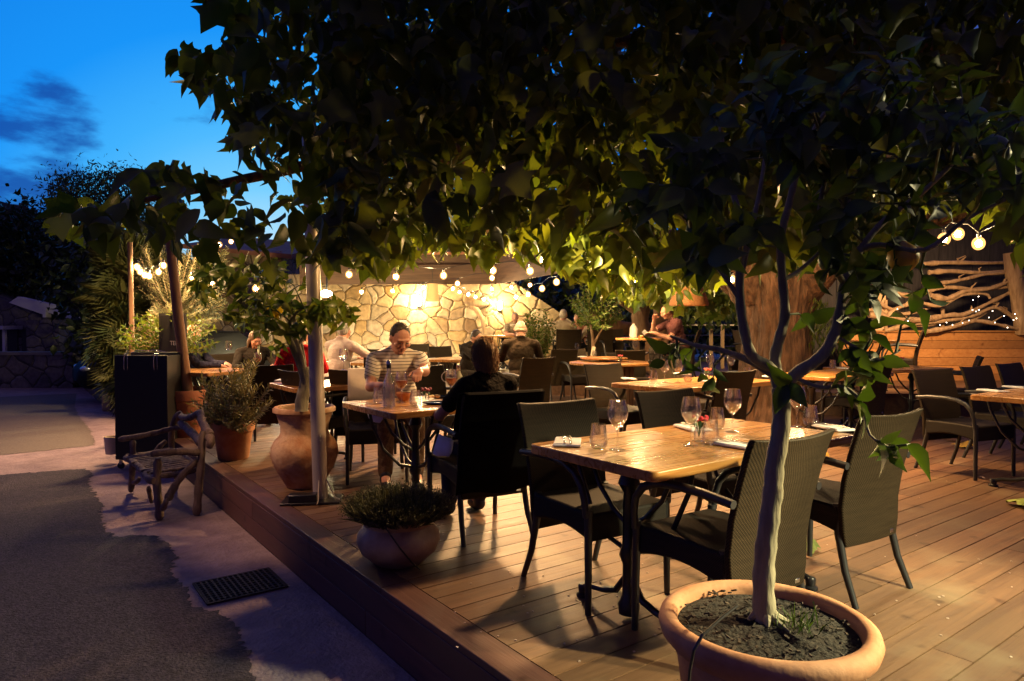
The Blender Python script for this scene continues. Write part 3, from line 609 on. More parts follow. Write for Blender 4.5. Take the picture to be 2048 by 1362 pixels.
# ================================================================== TABLES
TG = 'wooden dining tables'
def pedestal(t, x, span, mat_=None):
    mat_ = mat_ or BLK
    p = MB(); p.lathe([(.045,.02),(.05,.06),(.03,.1),(.028,.24),(.045,.28),(.03,.33),(.026,.56),(.05,.6),(.03,.66),(.12,.7),(.12,.715)],14,(x,0,0)); pd = p.build('pedestal', mat_, t)
    return pd
def scroll(mat_, pd, x, sy, span, ax='y'):
    q = MB(); pts = [(.0,.20),(.08,.10),(.16,.075),(span-.05,.065),(span,.045)]
    f = (lambda a,z:(x,a*sy,z)) if ax=='y' else (lambda a,z:(x+a*sy,0,z))
    q.tube([f(a,z) for a,z in pts],[.016,.016,.015,.015,.017],8); q.lathe([(.034,0),(.034,.012),(.022,.02),(.026,.05),(.02,.06)],12,f(span,0))
    q.tube([f(a,z) for a,z in [(.02,.42),(.10,.47),(.19,.56),(.24,.66),(.25,.715)]],.011,8); q.tube([f(a,z) for a,z in [(.02,.30),(.13,.33),(.25,.45),(.33,.62),(.35,.715)]],.011,8)
    q.build('foot', mat_, pd)
def table(x0,y0,x1,y1,label,rot=0,z=0,two=True):
    c = ((x0+x1)/2,(y0+y1)/2,z); W,D = x1-x0,y1-y0
    t = empty('dining_table',label,'table',c,math.radians(rot),TG)
    r=.035; pl=[]
    for sx,sy,a0 in ((1,1,0),(-1,1,90),(-1,-1,180),(1,-1,270)):
        for k in range(5):
            a=math.radians(a0+22.5*k); pl.append((sx*(W/2-r)+r*math.cos(a), sy*(D/2-r)+r*math.sin(a)))
    MB().prism(pl,.708,.75).build('tabletop',TABLE,t,bevel=.005)
    for px_ in ((-W/2+.27,W/2-.27) if two else (0,)):
        pd = pedestal(t,px_,.3)
        for s in (-1,1): scroll(BLK,pd,px_,s,min(.3,D/2-.06))
        if not two:
            for s in (-1,1): scroll(BLK,pd,px_,s,min(.3,W/2-.06),'x')
    return t
table(1.93,1.74,3.43,2.51,'long honey wood table laid for four nearest the camera')
table(1.91,3.88,2.68,4.70,'square wood table between the striped man and the woman',two=False)
table(4.62,3.92,6.20,4.72,'second long wood table set with glasses beyond the front table')
table(6.95,3.80,8.35,4.55,'third wood table right of the plane tree trunk')
c_ = (G(1775,735,.75)); table(c_.x-.72,c_.y-.4,c_.x+.72,c_.y+.4,'angled wood table with a red flower before the pine wall',-14)
table(6.12,1.45,7.7,2.22,'wood table at the right edge of the picture')
table(1.98,5.92,2.68,6.68,'small wood table behind the clay jar',two=False)
c_ = c2w(-3.75,8.45,0); table(c_.x-.45,c_.y-.45,c_.x+.45,c_.y+.45,'wood table in front of the bald man in navy',30,two=False)
c_ = c2w(-2.25,10.6,0); table(c_.x-.5,c_.y-.4,c_.x+.5,c_.y+.4,'wood table the white shirted diner reaches over',20,two=False)
c_ = c2w(-2.45,14.0,0); table(c_.x-.6,c_.y-.4,c_.x+.6,c_.y+.4,'wood table with a yellow flower by the stone wall',0)
c_ = c2w(-.95,11.4,0); table(c_.x-.45,c_.y-.4,c_.x+.45,c_.y+.4,'small wood table before the dark haired woman',30,two=False)
c_ = c2w(-.2,14.9,0); table(c_.x-.4,c_.y-.4,c_.x+.4,c_.y+.4,'pale table of the grey haired woman on the raised terrace',36,RZ+.004,two=False)
c_ = c2w(2.35,12.3,0); table(c_.x-.55,c_.y-.4,c_.x+.55,c_.y+.4,'table with a white pitcher before the man in maroon',36,RZ+.004,two=False)
c_ = c2w(5.35,10.5,0); table(c_.x-.6,c_.y-.4,c_.x+.6,c_.y+.4,'dark table up on the raised terrace before the pine wall',36,RZ+.004)
c_ = c2w(1.62,13.9,0); table(c_.x-.4,c_.y-.35,c_.x+.4,c_.y+.35,'table of the three diners on the raised terrace',0,RZ+.004,two=False)
# round table with slatted drum
t = empty('round_table','round wood table on a slatted drum base','table',c2w(1.5,10.3,0))
MB().lathe([(.0,.71),(.62,.712),(.635,.72),(.635,.745),(.625,.75),(0,.75)],48).build('tabletop',TABLE,t)
q = MB()
for k in range(20):
    a=2*PI*k/20; q.box((.32*math.cos(a),.32*math.sin(a),.355),(.03,.085,.71),Matrix.Rotation(a,3,'Z'))
q.build('drum_base',mat('drum_wood',(.10,.055,.03),.7,(.16,.09,.05),scale=4,stretch=(8,8,1)),t,smooth=False)
MB().lathe([(0,.0),(.27,.001),(.27,.7),(0,.7)],24).build('drum_core',BLK,t)
ls = empty('turntable','round wooden turntable at the centre of the round table','turntable',c2w(1.42,10.55,.752))
MB().lathe([(0,0),(.08,0),(.08,.03),(0,.03)],20).build('base',BLK,ls); MB().lathe([(0,.03),(.36,.031),(.365,.04),(.365,.052),(.36,.056),(0,.056)],40).build('tray',TABLE,ls)
# ================================================================== TABLEWARE
def wine_proto():
    t = empty('wine_glass','x','wine glass',(0,0,-50),0,'wine glasses')
    MB().lathe([(.0,.004),(.030,.003),(.036,.0),(.0365,.002),(.020,.007),(.006,.013),(.0042,.03),(.004,.085),(.008,.095),(.022,.108),(.040,.135),(.0465,.158),(.0440,.185),(.0365,.222),(.0345,.2225),(.042,.185),(.0445,.158),(.038,.136),(.02,.110),(0,.101)],28).build('glass',GLASS,t)
    return t
def tumbler_proto():
    t = empty('tumbler','x','glass',(0,0,-50),0,'tumblers')
    MB().lathe([(0,0),(.026,.0),(.034,.008),(.0415,.03),(.040,.05),(.0345,.085),(.0315,.112),(.0298,.112),(.0328,.085),(.038,.05),(.0392,.03),(.031,.013),(0,.010)],28).build('glass',GLASS,t)
    return t
W0,T0 = wine_proto(),tumbler_proto(); wu=[False]; tu=[False]
def wine(p,label): o=place(W0,wu[0],p,0,label,'wine glasses'); wu[0]=True; return o
def tumbler(p,label): o=place(T0,tu[0],p,0,label,'tumblers'); tu[0]=True; return o
TZ=.751
wine(G(1235,900,TZ),'wine glass nearest the left edge of the front table'); wine(G(1382,891,TZ),'wine glass in front of the red flower on the front table')
wine(G(1465,864,TZ),'wine glass at the back middle of the front table'); wine(G(1594,854,TZ),'wine glass right of the lemon trunk on the front table')
tumbler(G(1197,897,TZ),'tumbler beside the napkin at the left of the front table'); tumbler(G(1421,888,TZ),'tumbler beside the red flower on the front table')
tumbler(G(1434,857,TZ),'tumbler behind the red flower on the front table'); tumbler(G(1621,851,TZ),'tumbler right of the lemon trunk on the front table')
wine(G(1329,765,TZ),'first wine glass from the left on the second long table'); wine(G(1356,766,TZ),'second wine glass from the left on the second long table')
wine(G(1420,747,TZ),'wine glass behind the pink flower on the second long table'); wine(G(1462,747,TZ),'wine glass against the plane tree trunk')
tumbler(G(1307,763,TZ),'left tumbler on the second long table'); tumbler(G(1376,764,TZ),'middle tumbler on the second long table'); tumbler(G(1494,756,TZ),'tumbler beside the rear view chair on the second long table')
tumbler(G(1665,737,TZ),'tumbler on the third table right of the lemon branch'); tumbler(G(1612,729,TZ),'tumbler against the edge of the thick trunk')
for px,py,l in ((1154,710,'wine glass at the left rim of the round table'),(1180,708,'wine glass just behind the menu card on the round table'),(1236,704,'wine glass behind the near chair on the round table'),(1246,703,'wine glass crowding its neighbour behind the near chair'),(1262,703,'wine glass at the right of the round table'),(1271,704,'last wine glass at the right rim of the round table')): wine(G(px,py,TZ),l)
tumbler(G(1189,713,TZ),'tumbler in front of the menu card on the round table')
tumbler(G(589,766,TZ),'tumbler on the small table behind the clay jar'); wine(P(687,741,6.9),'wine glass seen above the dark chair left of the striped man')
tumbler(G(757,807,TZ),'tumbler left of the water bottle'); tumbler(G(831,813,TZ),'tumbler between the bottle and the black plate')
wine(c2w(2.62,12.1,0)+Vector((0,0,RZ+.756)),'wine glass by the arm of the man in maroon')
tumbler(P(457,700,8.5),'tumbler on the table of the man in navy')
for p,l in ((G(803,806,TZ),'glass of rose wine before the striped man'),(G(903,799,TZ),'glass of rose wine beside the ice bucket'),(P(516,742,8.3),'glass of red wine near the brown haired diner')):
    o=wine(p,l); MB().lathe([(0,.103),(.02,.1115),(.0375,.1365),(.0440,.158),(.0436,.160),(0,.160)],24).build('wine',WINE,o)
# bottle
t=empty('water_bottle','clear bottle with a black cap half full of water','bottle',G(778,815,TZ))
MB().lathe([(0,.002),(.036,.0),(.041,.008),(.041,.145),(.038,.17),(.024,.205),(.0145,.23),(.0135,.262),(.012,.262),(.013,.23),(.0225,.204),(.0365,.168),(.039,.145),(.039,.01),(0,.008)],28).build('glass',GLASSB,t)
MB().lathe([(0,.262),(.0155,.262),(.0165,.266),(.0165,.300),(.013,.305),(0,.305)],18).build('cap',BLK,t); MB().lathe([(.0167,.288),(.018,.305),(.012,.318),(0,.32)],14).build('stopper',STEEL,t)
MB().lathe([(0,.010),(.0375,.011),(.0375,.13),(0,.131)],24).build('water',glassmat('water',(.94,.95,.96),.12,.5),t)
# ice bucket
t=empty('ice_bucket','clear plastic ice bucket with a bottle in it','ice bucket',G(917,793,TZ),-TH+.1)
q=MB()
for k,(a,b_) in enumerate((((-.066,-.066),(.066,-.066)),((.066,-.066),(.066,.066)),((.066,.066),(-.066,.066)),((-.066,.066),(-.066,-.066)))):
    s=1.08; q.add([(a[0],a[1],0),(b_[0],b_[1],0),(b_[0]*s,b_[1]*s,.205),(a[0]*s,a[1]*s,.205)],[(0,1,2,3)])
q.add([(-.066,-.066,.002),(.066,-.066,.002),(.066,.066,.002),(-.066,.066,.002)],[(0,1,2,3)]); q.build('tub',ACRYL,t,smooth=False)
MB().tube([(-.072+.0*math.sin(a),.055*math.cos(a),.17) if False else (-.075-.055*math.sin(a)*1.0,-.03,.155+.045*math.cos(a)) for a in [PI*2*k/16 for k in range(17)]],.0035,6,False).build('handle',NAP,t)
t2=empty('chilled_bottle','pale bottle with a steel neck standing in the clear ice bucket','bottle',t.location+Vector((.0,.0,.006)))
MB().lathe([(0,0),(.036,.002),(.036,.14),(.014,.19),(.0135,.20),(0,.2)],20).build('glass',mat('pale_bottle',(.75,.72,.5),.15),t2); MB().lathe([(.0135,.19),(.016,.195),(.016,.235),(0,.237)],16).build('neck_foil',STEEL,t2)
# plates, bowl, food
PLT=mat('black_plate',(.014,.014,.015),.25); 
def plate(px,py,label,r=.13,sx=1.0,sy=.62,rot=-.6):
    t=empty('black_plate',label,'plate',G(px,py,TZ),rot); MB().lathe([(0,.0),(r*.7,.0),(r,.012),(r*.985,.016),(r*.7,.006),(0,.006)],36,sx=sx,sy=sy).build('dish',PLT,t); return t
plate(880,808,'oval black plate in front of the woman with food on it'); plate(884,796,'small black plate by the ice bucket under the raised hand',.085,1,.7)
FOOD=mat('pale_food',(.7,.5,.28),.7,(.8,.65,.4),scale=30,bump=.4)
q=MB(); fp=G(868,800,TZ)
for k in range(7): q.ell((fp.x+random.uniform(-.05,.05),fp.y+random.uniform(-.025,.025),TZ+.022+random.uniform(0,.008)),(.016,.013,.010),n=8,m=6)
tag(q.build('crumbled_food',FOOD),'small heap of pale food on the black plate of the couple','food')
t=empty('refraction_bowl','small copper brown bowl shape standing in for a wine glass refraction','bowl',G(808,802,TZ+.0)); MB().lathe([(0,0),(.03,0),(.055,.035),(.058,.06),(.054,.06),(.05,.036),(0,.012)],24).build('bowl',mat('copper',(.45,.18,.08),.35,metal=.3),t)  # bowl shape stands in for the orange refraction in the wine glass
# flower vases
PETAL=mat('red_petals',(.55,.02,.04),.6); PINK=mat('pink_petals',(.7,.12,.10),.6); YEL=mat('yellow_petals',(.6,.45,.05),.6); LG=mat('leaf_green',(.03,.09,.015),.5); JAR=GLASS
def posy(p,label,pm,h=.1,vase=True,s=1.0):
    t=empty('flower_vase',label,'flower',p)
    MB().lathe([(0,.0),(.022,0),(.026,.01),(.026,.04),(.019,.055),(.021,.06),(.019,.06),(.017,.055),(.024,.04),(.024,.012),(0,.008)],18).build('vase',JAR,t)
    q=MB()
    for k in range(9):
        a=k*2.4; r_=.012+.012*(k%3); q.ell((r_*math.cos(a)*s,r_*math.sin(a)*s,h+.008*(k%2)),(.012*s,.012*s,.009*s),Euler((random.random(),random.random(),0)).to_matrix(),7,5)
    q.build('blossom',pm,t); q=MB()
    for k in range(5):
        a=k*1.3; q.tube([(0,0,.02),(.01*math.cos(a),.01*math.sin(a),.055),(.03*math.cos(a),.03*math.sin(a),h-.02+.01*(k%2)),(.04*math.cos(a),.04*math.sin(a),h-.04)],[.0018,.002,.010,.001],6,flat=.25)
    q.build('leaves',LG,t); return t
posy(G(1398,882,TZ),'red flower with dark leaves in a small jar on the front table',PETAL,.105); posy(G(1414,759,TZ),'pink flower in a small vase on the second long table',PINK,.10)
posy(G(1801,731,TZ),'pink flower in a small vase on the angled table by the pine wall',PINK,.10); posy(G(851,803,TZ),'dark purple flowers in a jar between the couple',mat('purple_petals',(.20,.02,.06),.6),.085)
posy(c2w(-2.35,13.9,TZ),'yellow flower on the table by the stone wall',YEL,.10,s=1.5); posy(c2w(2.56,12.0,RZ+.756),'red flower beside the white pitcher',PETAL,.07); posy(c2w(1.6,10.1,TZ),'red flower on the round table behind the near chair',PETAL,.10)
# napkins and cutlery
def napkin_proto():
    t=empty('napkin','x','napkin',(0,0,-50),0,'folded napkins')
    MB().box((0,0,.007),(.20,.125,.010)).build('folded_cloth',NAP,t,bevel=.004); MB().box((.005,.02,.0135),(.185,.075,.004)).build('top_fold',NAP,t,bevel=.0018); return t
N0=napkin_proto(); nu=[False]
def napkin(p,rot,label):
    o=place(N0,nu[0],p,rot,label,'folded napkins'); nu[0]=True; return o
def fork_mesh():
    q=MB(); q.tube([(-.09,0,0),(-.03,0,.002),(.02,0,.004),(.045,0,.001)],[.004,.0028,.0025,.004],6,flat=.5)
    for k in (-1.5,-.5,.5,1.5): q.tube([(.044,k*.004,.001),(.07,k*.0048,.001),(.095,k*.0046,.006)],[.0018,.0016,.0009],5)
    return q.mesh('fork')
def knife_mesh():
    q=MB(); q.tube([(-.10,0,0),(-.05,0,.001),(0,0,.001)],[.0045,.005,.004],6,flat=.5); q.tube([(0,0,.001),(.05,.001,.001),(.10,.002,.001),(.115,-.002,.001)],[.004,.008,.008,.001],6,flat=.14); return q.mesh('knife')
FM,KM=fork_mesh(),knife_mesh(); FM.materials.append(STEEL); KM.materials.append(STEEL)
def setting(px,py,rot,which,cut=True):
    p=G(px,py,TZ); napkin(p,rot,'folded white napkin '+which)
    if cut:
        for me,nm,off in ((FM,'fork',.016),(KM,'knife',-.014)):
            o=link(nm,me,None,0,p+Vector((.0-off*math.sin(rot),off*math.cos(rot)+.0,.0185))); o.rotation_euler=(0,0,rot+random.uniform(-.08,.08)); tag(o,'steel '+nm+' lying on the napkin '+which,'cutlery','cutlery on napkins')
setting(1135,887,-.55+PI/2-.2,'at the left end of the front table'); setting(1385,858,1.2,'behind the red flower on the front table')
setting(1478,893,1.6,'half hidden behind the front chair back'); setting(1668,858,1.2,'at the right end of the front table')
setting(1258,759,1.0,'at the left end of the second long table',False); setting(1417,764,1.3,'before the pink flower on the second long table',False); setting(1365,749,1.2,'at the far side of the second long table',False)
setting(1545,755,1.2,'left of the lemon branches on the second long table',False); setting(1692,738,1.2,'on the third table',False); setting(1985,783,1.2,'on the near edge of the right edge table',False); setting(2035,776,1.2,'at the far edge of the right edge table',False); setting(566,762,1.0,'on the small table behind the clay jar',False)
setting(1165,714,.6,'at the left of the round table',False); setting(1293,706,.6,'at the right of the round table',False); setting(1148,711,.4,'beside the first glass of the round table',False)
p=G(1186,712,TZ); t=empty('menu_card','cream menu card standing among glasses on the round table','menu',p,-TH+.5); MB().box((0,0,.085),(.075,.003,.17),Euler((0,.25,0)).to_matrix()).build('card',CREAM,t,smooth=False)
t=empty('white_pitcher','white insulated pitcher on the far table of the man in maroon','pitcher',c2w(2.17,12.2,RZ+.756)); MB().lathe([(0,0),(.07,0),(.072,.02),(.066,.17),(.05,.2),(.03,.215),(.02,.245),(0,.25)],20).build('jug',mat('white_china',(.75,.73,.68),.25),t); MB().tube([(.06,0,.17),(.1,0,.15),(.1,0,.08),(.065,0,.05)],.008,7).build('handle',MAT['white_china'],t)
t=empty('price_card','small white card tilted beside the white pitcher','card',c2w(2.36,12.15,RZ+.85),-TH); MB().box((0,0,0),(.075,.004,.075),Euler((0,PI/4,0)).to_matrix()).build('card',NAP,t,smooth=False); MB().tube([(0,.004,-.095),(0,.004,-.03)],.003,5).build('stick',STEEL,t)
t=empty('candle_dish','amber candle dish beside the white pitcher','candle',c2w(2.28,12.0,RZ+.756)); MB().lathe([(0,0),(.05,0),(.06,.03),(.05,.03),(.045,.01),(0,.01)],18).build('dish',mat('amber_glass',(.6,.25,.05),.2),t); MB().lathe([(0,.01),(.035,.01),(.03,.04),(0,.045)],14).build('candle',mat('wax',(.8,.5,.2),.5,emit=(1,.5,.15),estr=1.2),t)
# ================================================================== PINE WALL + DRIFTWOOD FENCE
FD=12.0
pw=empty('pine_wall','low pine board wall below the driftwood screen','wall',c2w(wx(1850,FD),FD,0),-TH)
W2=3.9; bxs=[]; z=.0; zt=wz(664,FD)
nb=8; hh=(zt-.0)/nb
for k in range(nb): bxs.append(((W2/2-1.42,.02+.004*(k%2),(k+.5)*hh),(W2,.04,hh-.006)))
me=board_mesh(bxs); me.materials.append(FENCEW); link('boards',me,pw)
MB().box((W2/2-1.42,.02,zt+.012),(W2+.02,.10,.03)).build('cap_rail',FENCEW,pw,smooth=False); MB().box((-1.44,.03,zt/2),(.05,.08,zt)).build('end_post',FENCEW,pw,smooth=False)
fz=empty('driftwood_screen','screen of twisted driftwood branches above the pine wall','fence',c2w(wx(1850,FD),FD,0),-TH)
fi=fz.matrix_basis.inverted() if False else None
M_=Matrix.Translation(fz.location) @ Euler((0,0,-TH)).to_matrix().to_4x4(); MI=M_.inverted()
def fp_(px,py,d): return MI @ P(px,py,d)
br=[([(1738,582),(1770,573),(1800,588),(1830,590),(1890,575),(1960,578),(2060,570)],.045,.02),([(1845,564),(1880,566),(1920,560),(1975,548),(2035,545)],.045,-.03),([(1858,545),(1900,542),(1960,545),(2060,540)],.04,.03),
([(1860,590),(1895,597),(1930,582),(1975,578),(2030,558)],.045,-.06),([(1722,604),(1745,600),(1775,615),(1805,628),(1850,620)],.045,.05),([(1775,632),(1800,614),(1840,606),(1880,612),(1925,590),(1970,588),(1980,597)],.04,-.04),
([(1738,630),(1790,636),(1840,640),(1900,630),(1930,628),(1990,600),(2025,582)],.05,-.02),([(1768,662),(1830,648),(1900,640),(1945,632),(1990,615),(2028,638)],.05,.04),([(1850,664),(1900,655),(1950,642),(2000,650),(2035,658)],.045,-.05),
([(1745,650),(1775,645),(1840,652),(1880,646)],.04,.08),([(1735,620),(1760,622),(1800,630),(1860,616)],.035,.1),([(1880,662),(1925,650),(1975,622),(1992,612),(2030,634)],.04,.1),([(1840,528),(1900,525),(1980,526),(2060,522)],.05,.12)]
for pts,r,dd in br:
    n_=len(pts); q=MB(); wp=[fp_(a,b_,FD-.05+dd) for a,b_ in pts]
    # smooth the polyline
    sm=[]
    for i in range(n_-1):
        for k in range(4):
            u=k/4; p0=wp[max(i-1,0)];p1=wp[i];p2=wp[i+1];p3=wp[min(i+2,n_-1)]
            sm.append(.5*((2*p1)+(p2-p0)*u+(2*p0-5*p1+4*p2-p3)*u*u+(3*p1-p0-3*p2+p3)*u**3))
    sm.append(wp[-1]); q.tube(sm,[r*1.15*(1-.5*i/len(sm))*(1+.16*math.sin(i*1.7+r*90)+.12*math.sin(i*3.9)+random.uniform(-.10,.14)) for i in range(len(sm))],9,flat=random.uniform(.75,1.0))
    for kk in range(2):
        ii=random.randrange(2,len(sm)-2); b0=sm[ii]; q.tube([b0,b0+Vector((random.uniform(-.06,.06),-.03,random.uniform(.03,.09))),b0+Vector((random.uniform(-.12,.12),-.05,random.uniform(.06,.14)))],[r*.5,r*.35,r*.12],6)
    q.build('branch',DRIFT,fz)
q=MB(); q.tube([fp_(2044,664,FD-.03),fp_(2042,640,FD-.10),fp_(2036,590,FD-.12),fp_(2028,550,FD-.12),fp_(2022,505,FD-.12)],[.12,.115,.12,.135,.12],12); q.tube([fp_(2040,590,FD-.12),fp_(2050,555,FD-.15),fp_(2062,530,FD-.15)],[.09,.06,.05],9); q.build('post',DRIFT,fz)
MB().box(fp_(1757,622,FD+.12),(.20,.1,1.05)).build('plank_post',mat('pale_plank',(.42,.28,.17),.75,(.5,.36,.22),scale=2,stretch=(8,8,1)),fz,smooth=False)
q=MB(); q.tube([fp_(1772,666,FD+.05),fp_(1772,600,FD+.05)],[.03,.026],8); q.tube([fp_(1885,664,FD+.1),fp_(1886,600,FD+.1)],[.035,.03],8); q.build('post',DRIFT,fz)
dk=empty('dark_board_fence','tall dark board fence behind the driftwood screen','fence',c2w(wx(1850,FD),FD+.9,0),-TH)
bxs=[((-1.7+.16*k,.0+.01*(k%2),1.85),(.152,.03,3.7)) for k in range(32)]; me=board_mesh(bxs); me.materials.append(mat('dark_boards',(.02,.018,.022),.85,(.045,.04,.045),scale=3,stretch=(10,10,1))); link('boards',me,dk)
# tiny fairy lights
fl=empty('fairy_lights','string of tiny white fairy lights threaded through the driftwood screen','string lights',c2w(wx(1850,FD),FD,0),-TH)
FE=emis('fairy_glow',(1,.85,.65),14); bulb=MB().ell((0,0,0),(.007,.007,.007),n=6,m=4).mesh('led'); bulb.materials.append(FE); wpts=[]
for px,py in [(1753,642),(1763,634),(1786,640),(1795,618),(1816,642),(1842,628),(1880,650),(1893,645),(1925,646),(1938,641),(1945,620),(1952,623),(1958,620),(1946,600),(1957,593),(1978,635),(1985,622),(1990,645),(2008,632),(2015,655),(2027,640),(2033,637),(2030,628),(1860,632),(1905,650)]:
    q_=fp_(px,py,FD-.22); link('led',bulb,fl,0,q_); wpts.append(q_)
MB().tube(sorted(wpts,key=lambda v:v.x),.0022,4,False).build('wire',BLK,fl)
# cable railing at the back of the raised terrace
rl=empty('cable_railing','white topped cable railing along the back of the raised terrace','railing',c2w(0,15.4,RZ),-TH)
MB().box((wx(1330,15.4),0,.98),(wx(1740,15.4)-wx(1120,15.4),.07,.035)).build('top_rail',mat('pale_rail',(.75,.7,.62),.4),rl,smooth=False)
for px in (1150,1290,1422,1445,1600,1735): MB().box((wx(px,15.4),.0,.48),(.07,.06,.965)).build('post',mat('rail_post_%d'%px,(.5,.36,.2),.7),rl,smooth=False)
for z in (.25,.5,.75): MB().tube([(wx(1120,15.4),0,z),(wx(1740,15.4),0,z)],.006,5).build('cable',STEEL,rl)
# ================================================================== POLES, MENU STAND, BOARD, DRIFTWOOD CHAIR, GRATE
p=G(641,1000,0); t=empty('steel_pole','brushed steel pole on a black base plate beside the clay jar','pole',p)
MB().tube([(0,0,.01),c2w(-.075,0,2.9)],[.053,.053],24).build('post',BRUSH,t); 
MB().box((-.06,.0,.012),(.42,.26,.016),Euler((0,0,-.5)).to_matrix()).build('base_plate',BLK,t,bevel=.003)
q=MB(); q.box((-.14,-.03,.045),(.20,.1,.06),Euler((0,0,-.5)).to_matrix()); q.build('ballast_block',BLK,t,bevel=.008)
for dx,dy in ((-.05,-.09),(.05,-.07)): MB().tube([(dx*.6,dy*.55,.16),(dx,dy,.1),(dx*1.4,dy*1.6,.03),(dx*1.9,dy*2.0,.02)],.004,6).build('clamp',BRUSH,t)
q=MB(); b0=P(640,880,4.93); pts=[P(646,870,4.9),P(652,930,4.86),P(645,985,4.8),P(662,1000,4.75)]
t=empty('leaning_pole','peeled wooden pole leaning across beside the red pot','pole',P(388,862,8.0)); bq=Vector(t.location); q=MB(); pts=[Vector((0,0,0))]+[P(a,b_,d)-bq for a,b_,d in ((372,760,8.0),(356,630,8.0),(342,500,8.0),(331,400,8.0))]; q.tube(pts,[.062,.06,.056,.05,.045],12); q.build('shaft',POLEW,t); MB().tube([P(372,806,8.15)-bq,P(358,690,8.12)-bq,P(345,560,8.1)-bq],[.034,.032,.03],9).build('strut',POLEW,t)
t=empty('upright_pole','slim upright wooden pole holding the left string of bulbs','pole',P(263,742,9.4)); bq=Vector(t.location); bq.z=0; t.location=bq; MB().tube([(0,0,0),P(264,700,9.4)-bq,P(260,485,9.4)-bq],[.032,.032,.03],12).build('shaft',POLEW,t)
# menu stand
mp_=c2w(0,0,0); t=empty('menu_stand','black menu stand with open shelves and two steel clips','stand',G(285,938,GZ),-TH+.06)
mw,md,mh=.57,.36,1.16; BLW=mat('black_board',(.010,.010,.011),.38,(.014,.014,.015),scale=20)
MB().box((0,.0,.11+mh/2),(mw,.022,mh)).build('front_panel',BLW,t,bevel=.003); MB().box((0,md,.13+mh/2),(mw,.022,mh)).build('back_panel',BLW,t,bevel=.003); MB().box((mw/2-.012,md/2,.11+mh/2),(.022,md-.026,mh-.02)).build('side_panel',BLW,t)
for z in (.20,.52,.83,1.09): MB().box((-.02,md/2,z),(mw-.05,md-.03,.022)).build('shelf',BLW,t)
for k in (-.24,.24):
    for yy in (.02,md-.02): 
        wq=MB(); wq.lathe([(0,-.012),(.035,-.012),(.04,0),(.035,.012),(0,.012)],16); wq.v=[(v[0]+k,v[2]+yy,v[1]+.04) for v in wq.v]; wq.build('caster',BLK,t); MB().box((k,yy,.085),(.03,.03,.06)).build('caster_fork',STEEL,t)
for k in (-.16,.16):
    q=MB(); 
    for s in (-.018,.018): q.tube([(k+s*.6,.02,.13+mh),(k+s*.7,-.008,.125+mh),(k+s,-.016,.08+mh),(k+s*1.1,-.016,-.01+mh),(k+s*.9,-.014,-.05+mh)],.0035,6)
    q.tube([(k-.012,.03,.15+mh),(k,.01,.16+mh),(k+.012,.03,.15+mh)],.0035,6); q.build('steel_clip',STEEL,t)
MB().tube([(-.16,.1,.13+mh),(-.1,.14,.16+mh),(0,.15,.15+mh),(.1,.12,.165+mh),(.2,.15,.14+mh)],.004,5).build('wire',STEEL,t)
o=empty('paper_stack','pale stack of menus on the top shelf of the stand','papers',G(285,938,GZ),-TH+.06); MB().box((-.19,.17,1.135),(.16,.22,.05),Euler((.12,.2,.1)).to_matrix()).build('sheets',CREAM,o,smooth=False)
o=empty('cream_bin','cream bucket low on the left side of the menu stand','bucket',G(226,928,GZ)+Vector((0,0,.12)),0); MB().lathe([(0,0),(.075,0),(.092,.2),(.085,.2),(.07,.01),(0,.01)],20).build('pail',CREAM,o)
b=empty('planter_block','pale stone block beside the car left of the menu stand','block',G(214,822,GZ),-TH+.3); MB().box((0,.15,.24),(.18,.3,.48)).build('block',mat('pale_stone',(.45,.34,.2),.85,(.55,.43,.28),scale=6,bump=.3),b,bevel=.02)
# chalkboard
t=empty('chalkboard','black chalkboard with white handwriting behind the menu stand','chalkboard',P(348,868,8.35),-TH-.35); t.location.z=0
MB().box((0,0,.72),(.38,.03,1.42)).build('board',mat('chalkboard_black',(.02,.017,.013),.7),t,bevel=.004); MB().box((.0,.0,.72),(.42,.024,1.46)).build('frame',mat('board_frame',(.03,.025,.02),.6),t)
CHK=mat('chalk',(.55,.53,.5),.9)
def text(body,parent,loc,size,m,rot=(PI/2,0,0),name='lettering',sx=1):
    cu=bpy.data.curves.new(name,'FONT'); cu.body=body; cu.size=size; cu.align_x='CENTER'; cu.extrude=.0006; o=bpy.data.objects.new(name,cu); COL.objects.link(o); cu.materials.append(m); me=bpy.data.meshes.new_from_object(o.evaluated_get(bpy.context.evaluated_depsgraph_get())); bpy.data.objects.remove(o); o=link(name,me,parent,0,loc); o.rotation_euler=rot; return o
text('TEE',t,(.03,-.0175,1.06),.075,CHK); text('Menu',t,(-.04,-.0175,.84),.07,CHK)
# driftwood chair
dc=empty('driftwood_armchair','rustic armchair of grey driftwood limbs with a slatted seat','chair',G(330,1000,GZ),0)
base=Vector(dc.location)
def dpt(px,py,d): return P(px,py,d)-base
def limb(name,pts,r,mt=DRIFTG):
    q=MB(); r=tuple(k*.8 for k in r); wp=[dpt(*p) for p in pts]; n_=len(wp); sm=[]
    for i in range(n_-1):
        for k in range(4):
            u=k/4; p0=wp[max(i-1,0)];p1=wp[i];p2=wp[i+1];p3=wp[min(i+2,n_-1)]; sm.append(.5*((2*p1)+(p2-p0)*u+(2*p0-5*p1+4*p2-p3)*u*u+(3*p1-p0-3*p2+p3)*u**3))
    sm.append(wp[-1]); N_=len(sm); rr=r if hasattr(r,'__len__') else (r,r)
    q.tube(sm,[(rr[0]+(rr[1]-rr[0])*i/(N_-1))*(1+.10*math.sin(i*2.1+len(pts)))*(.72 if i in(0,N_-1) else 1) for i in range(N_)],10); return q.build(name,mt,dc)
dF,dB=5.55,6.35
DN={'fl':(318,1038),'fr':(262,983)}
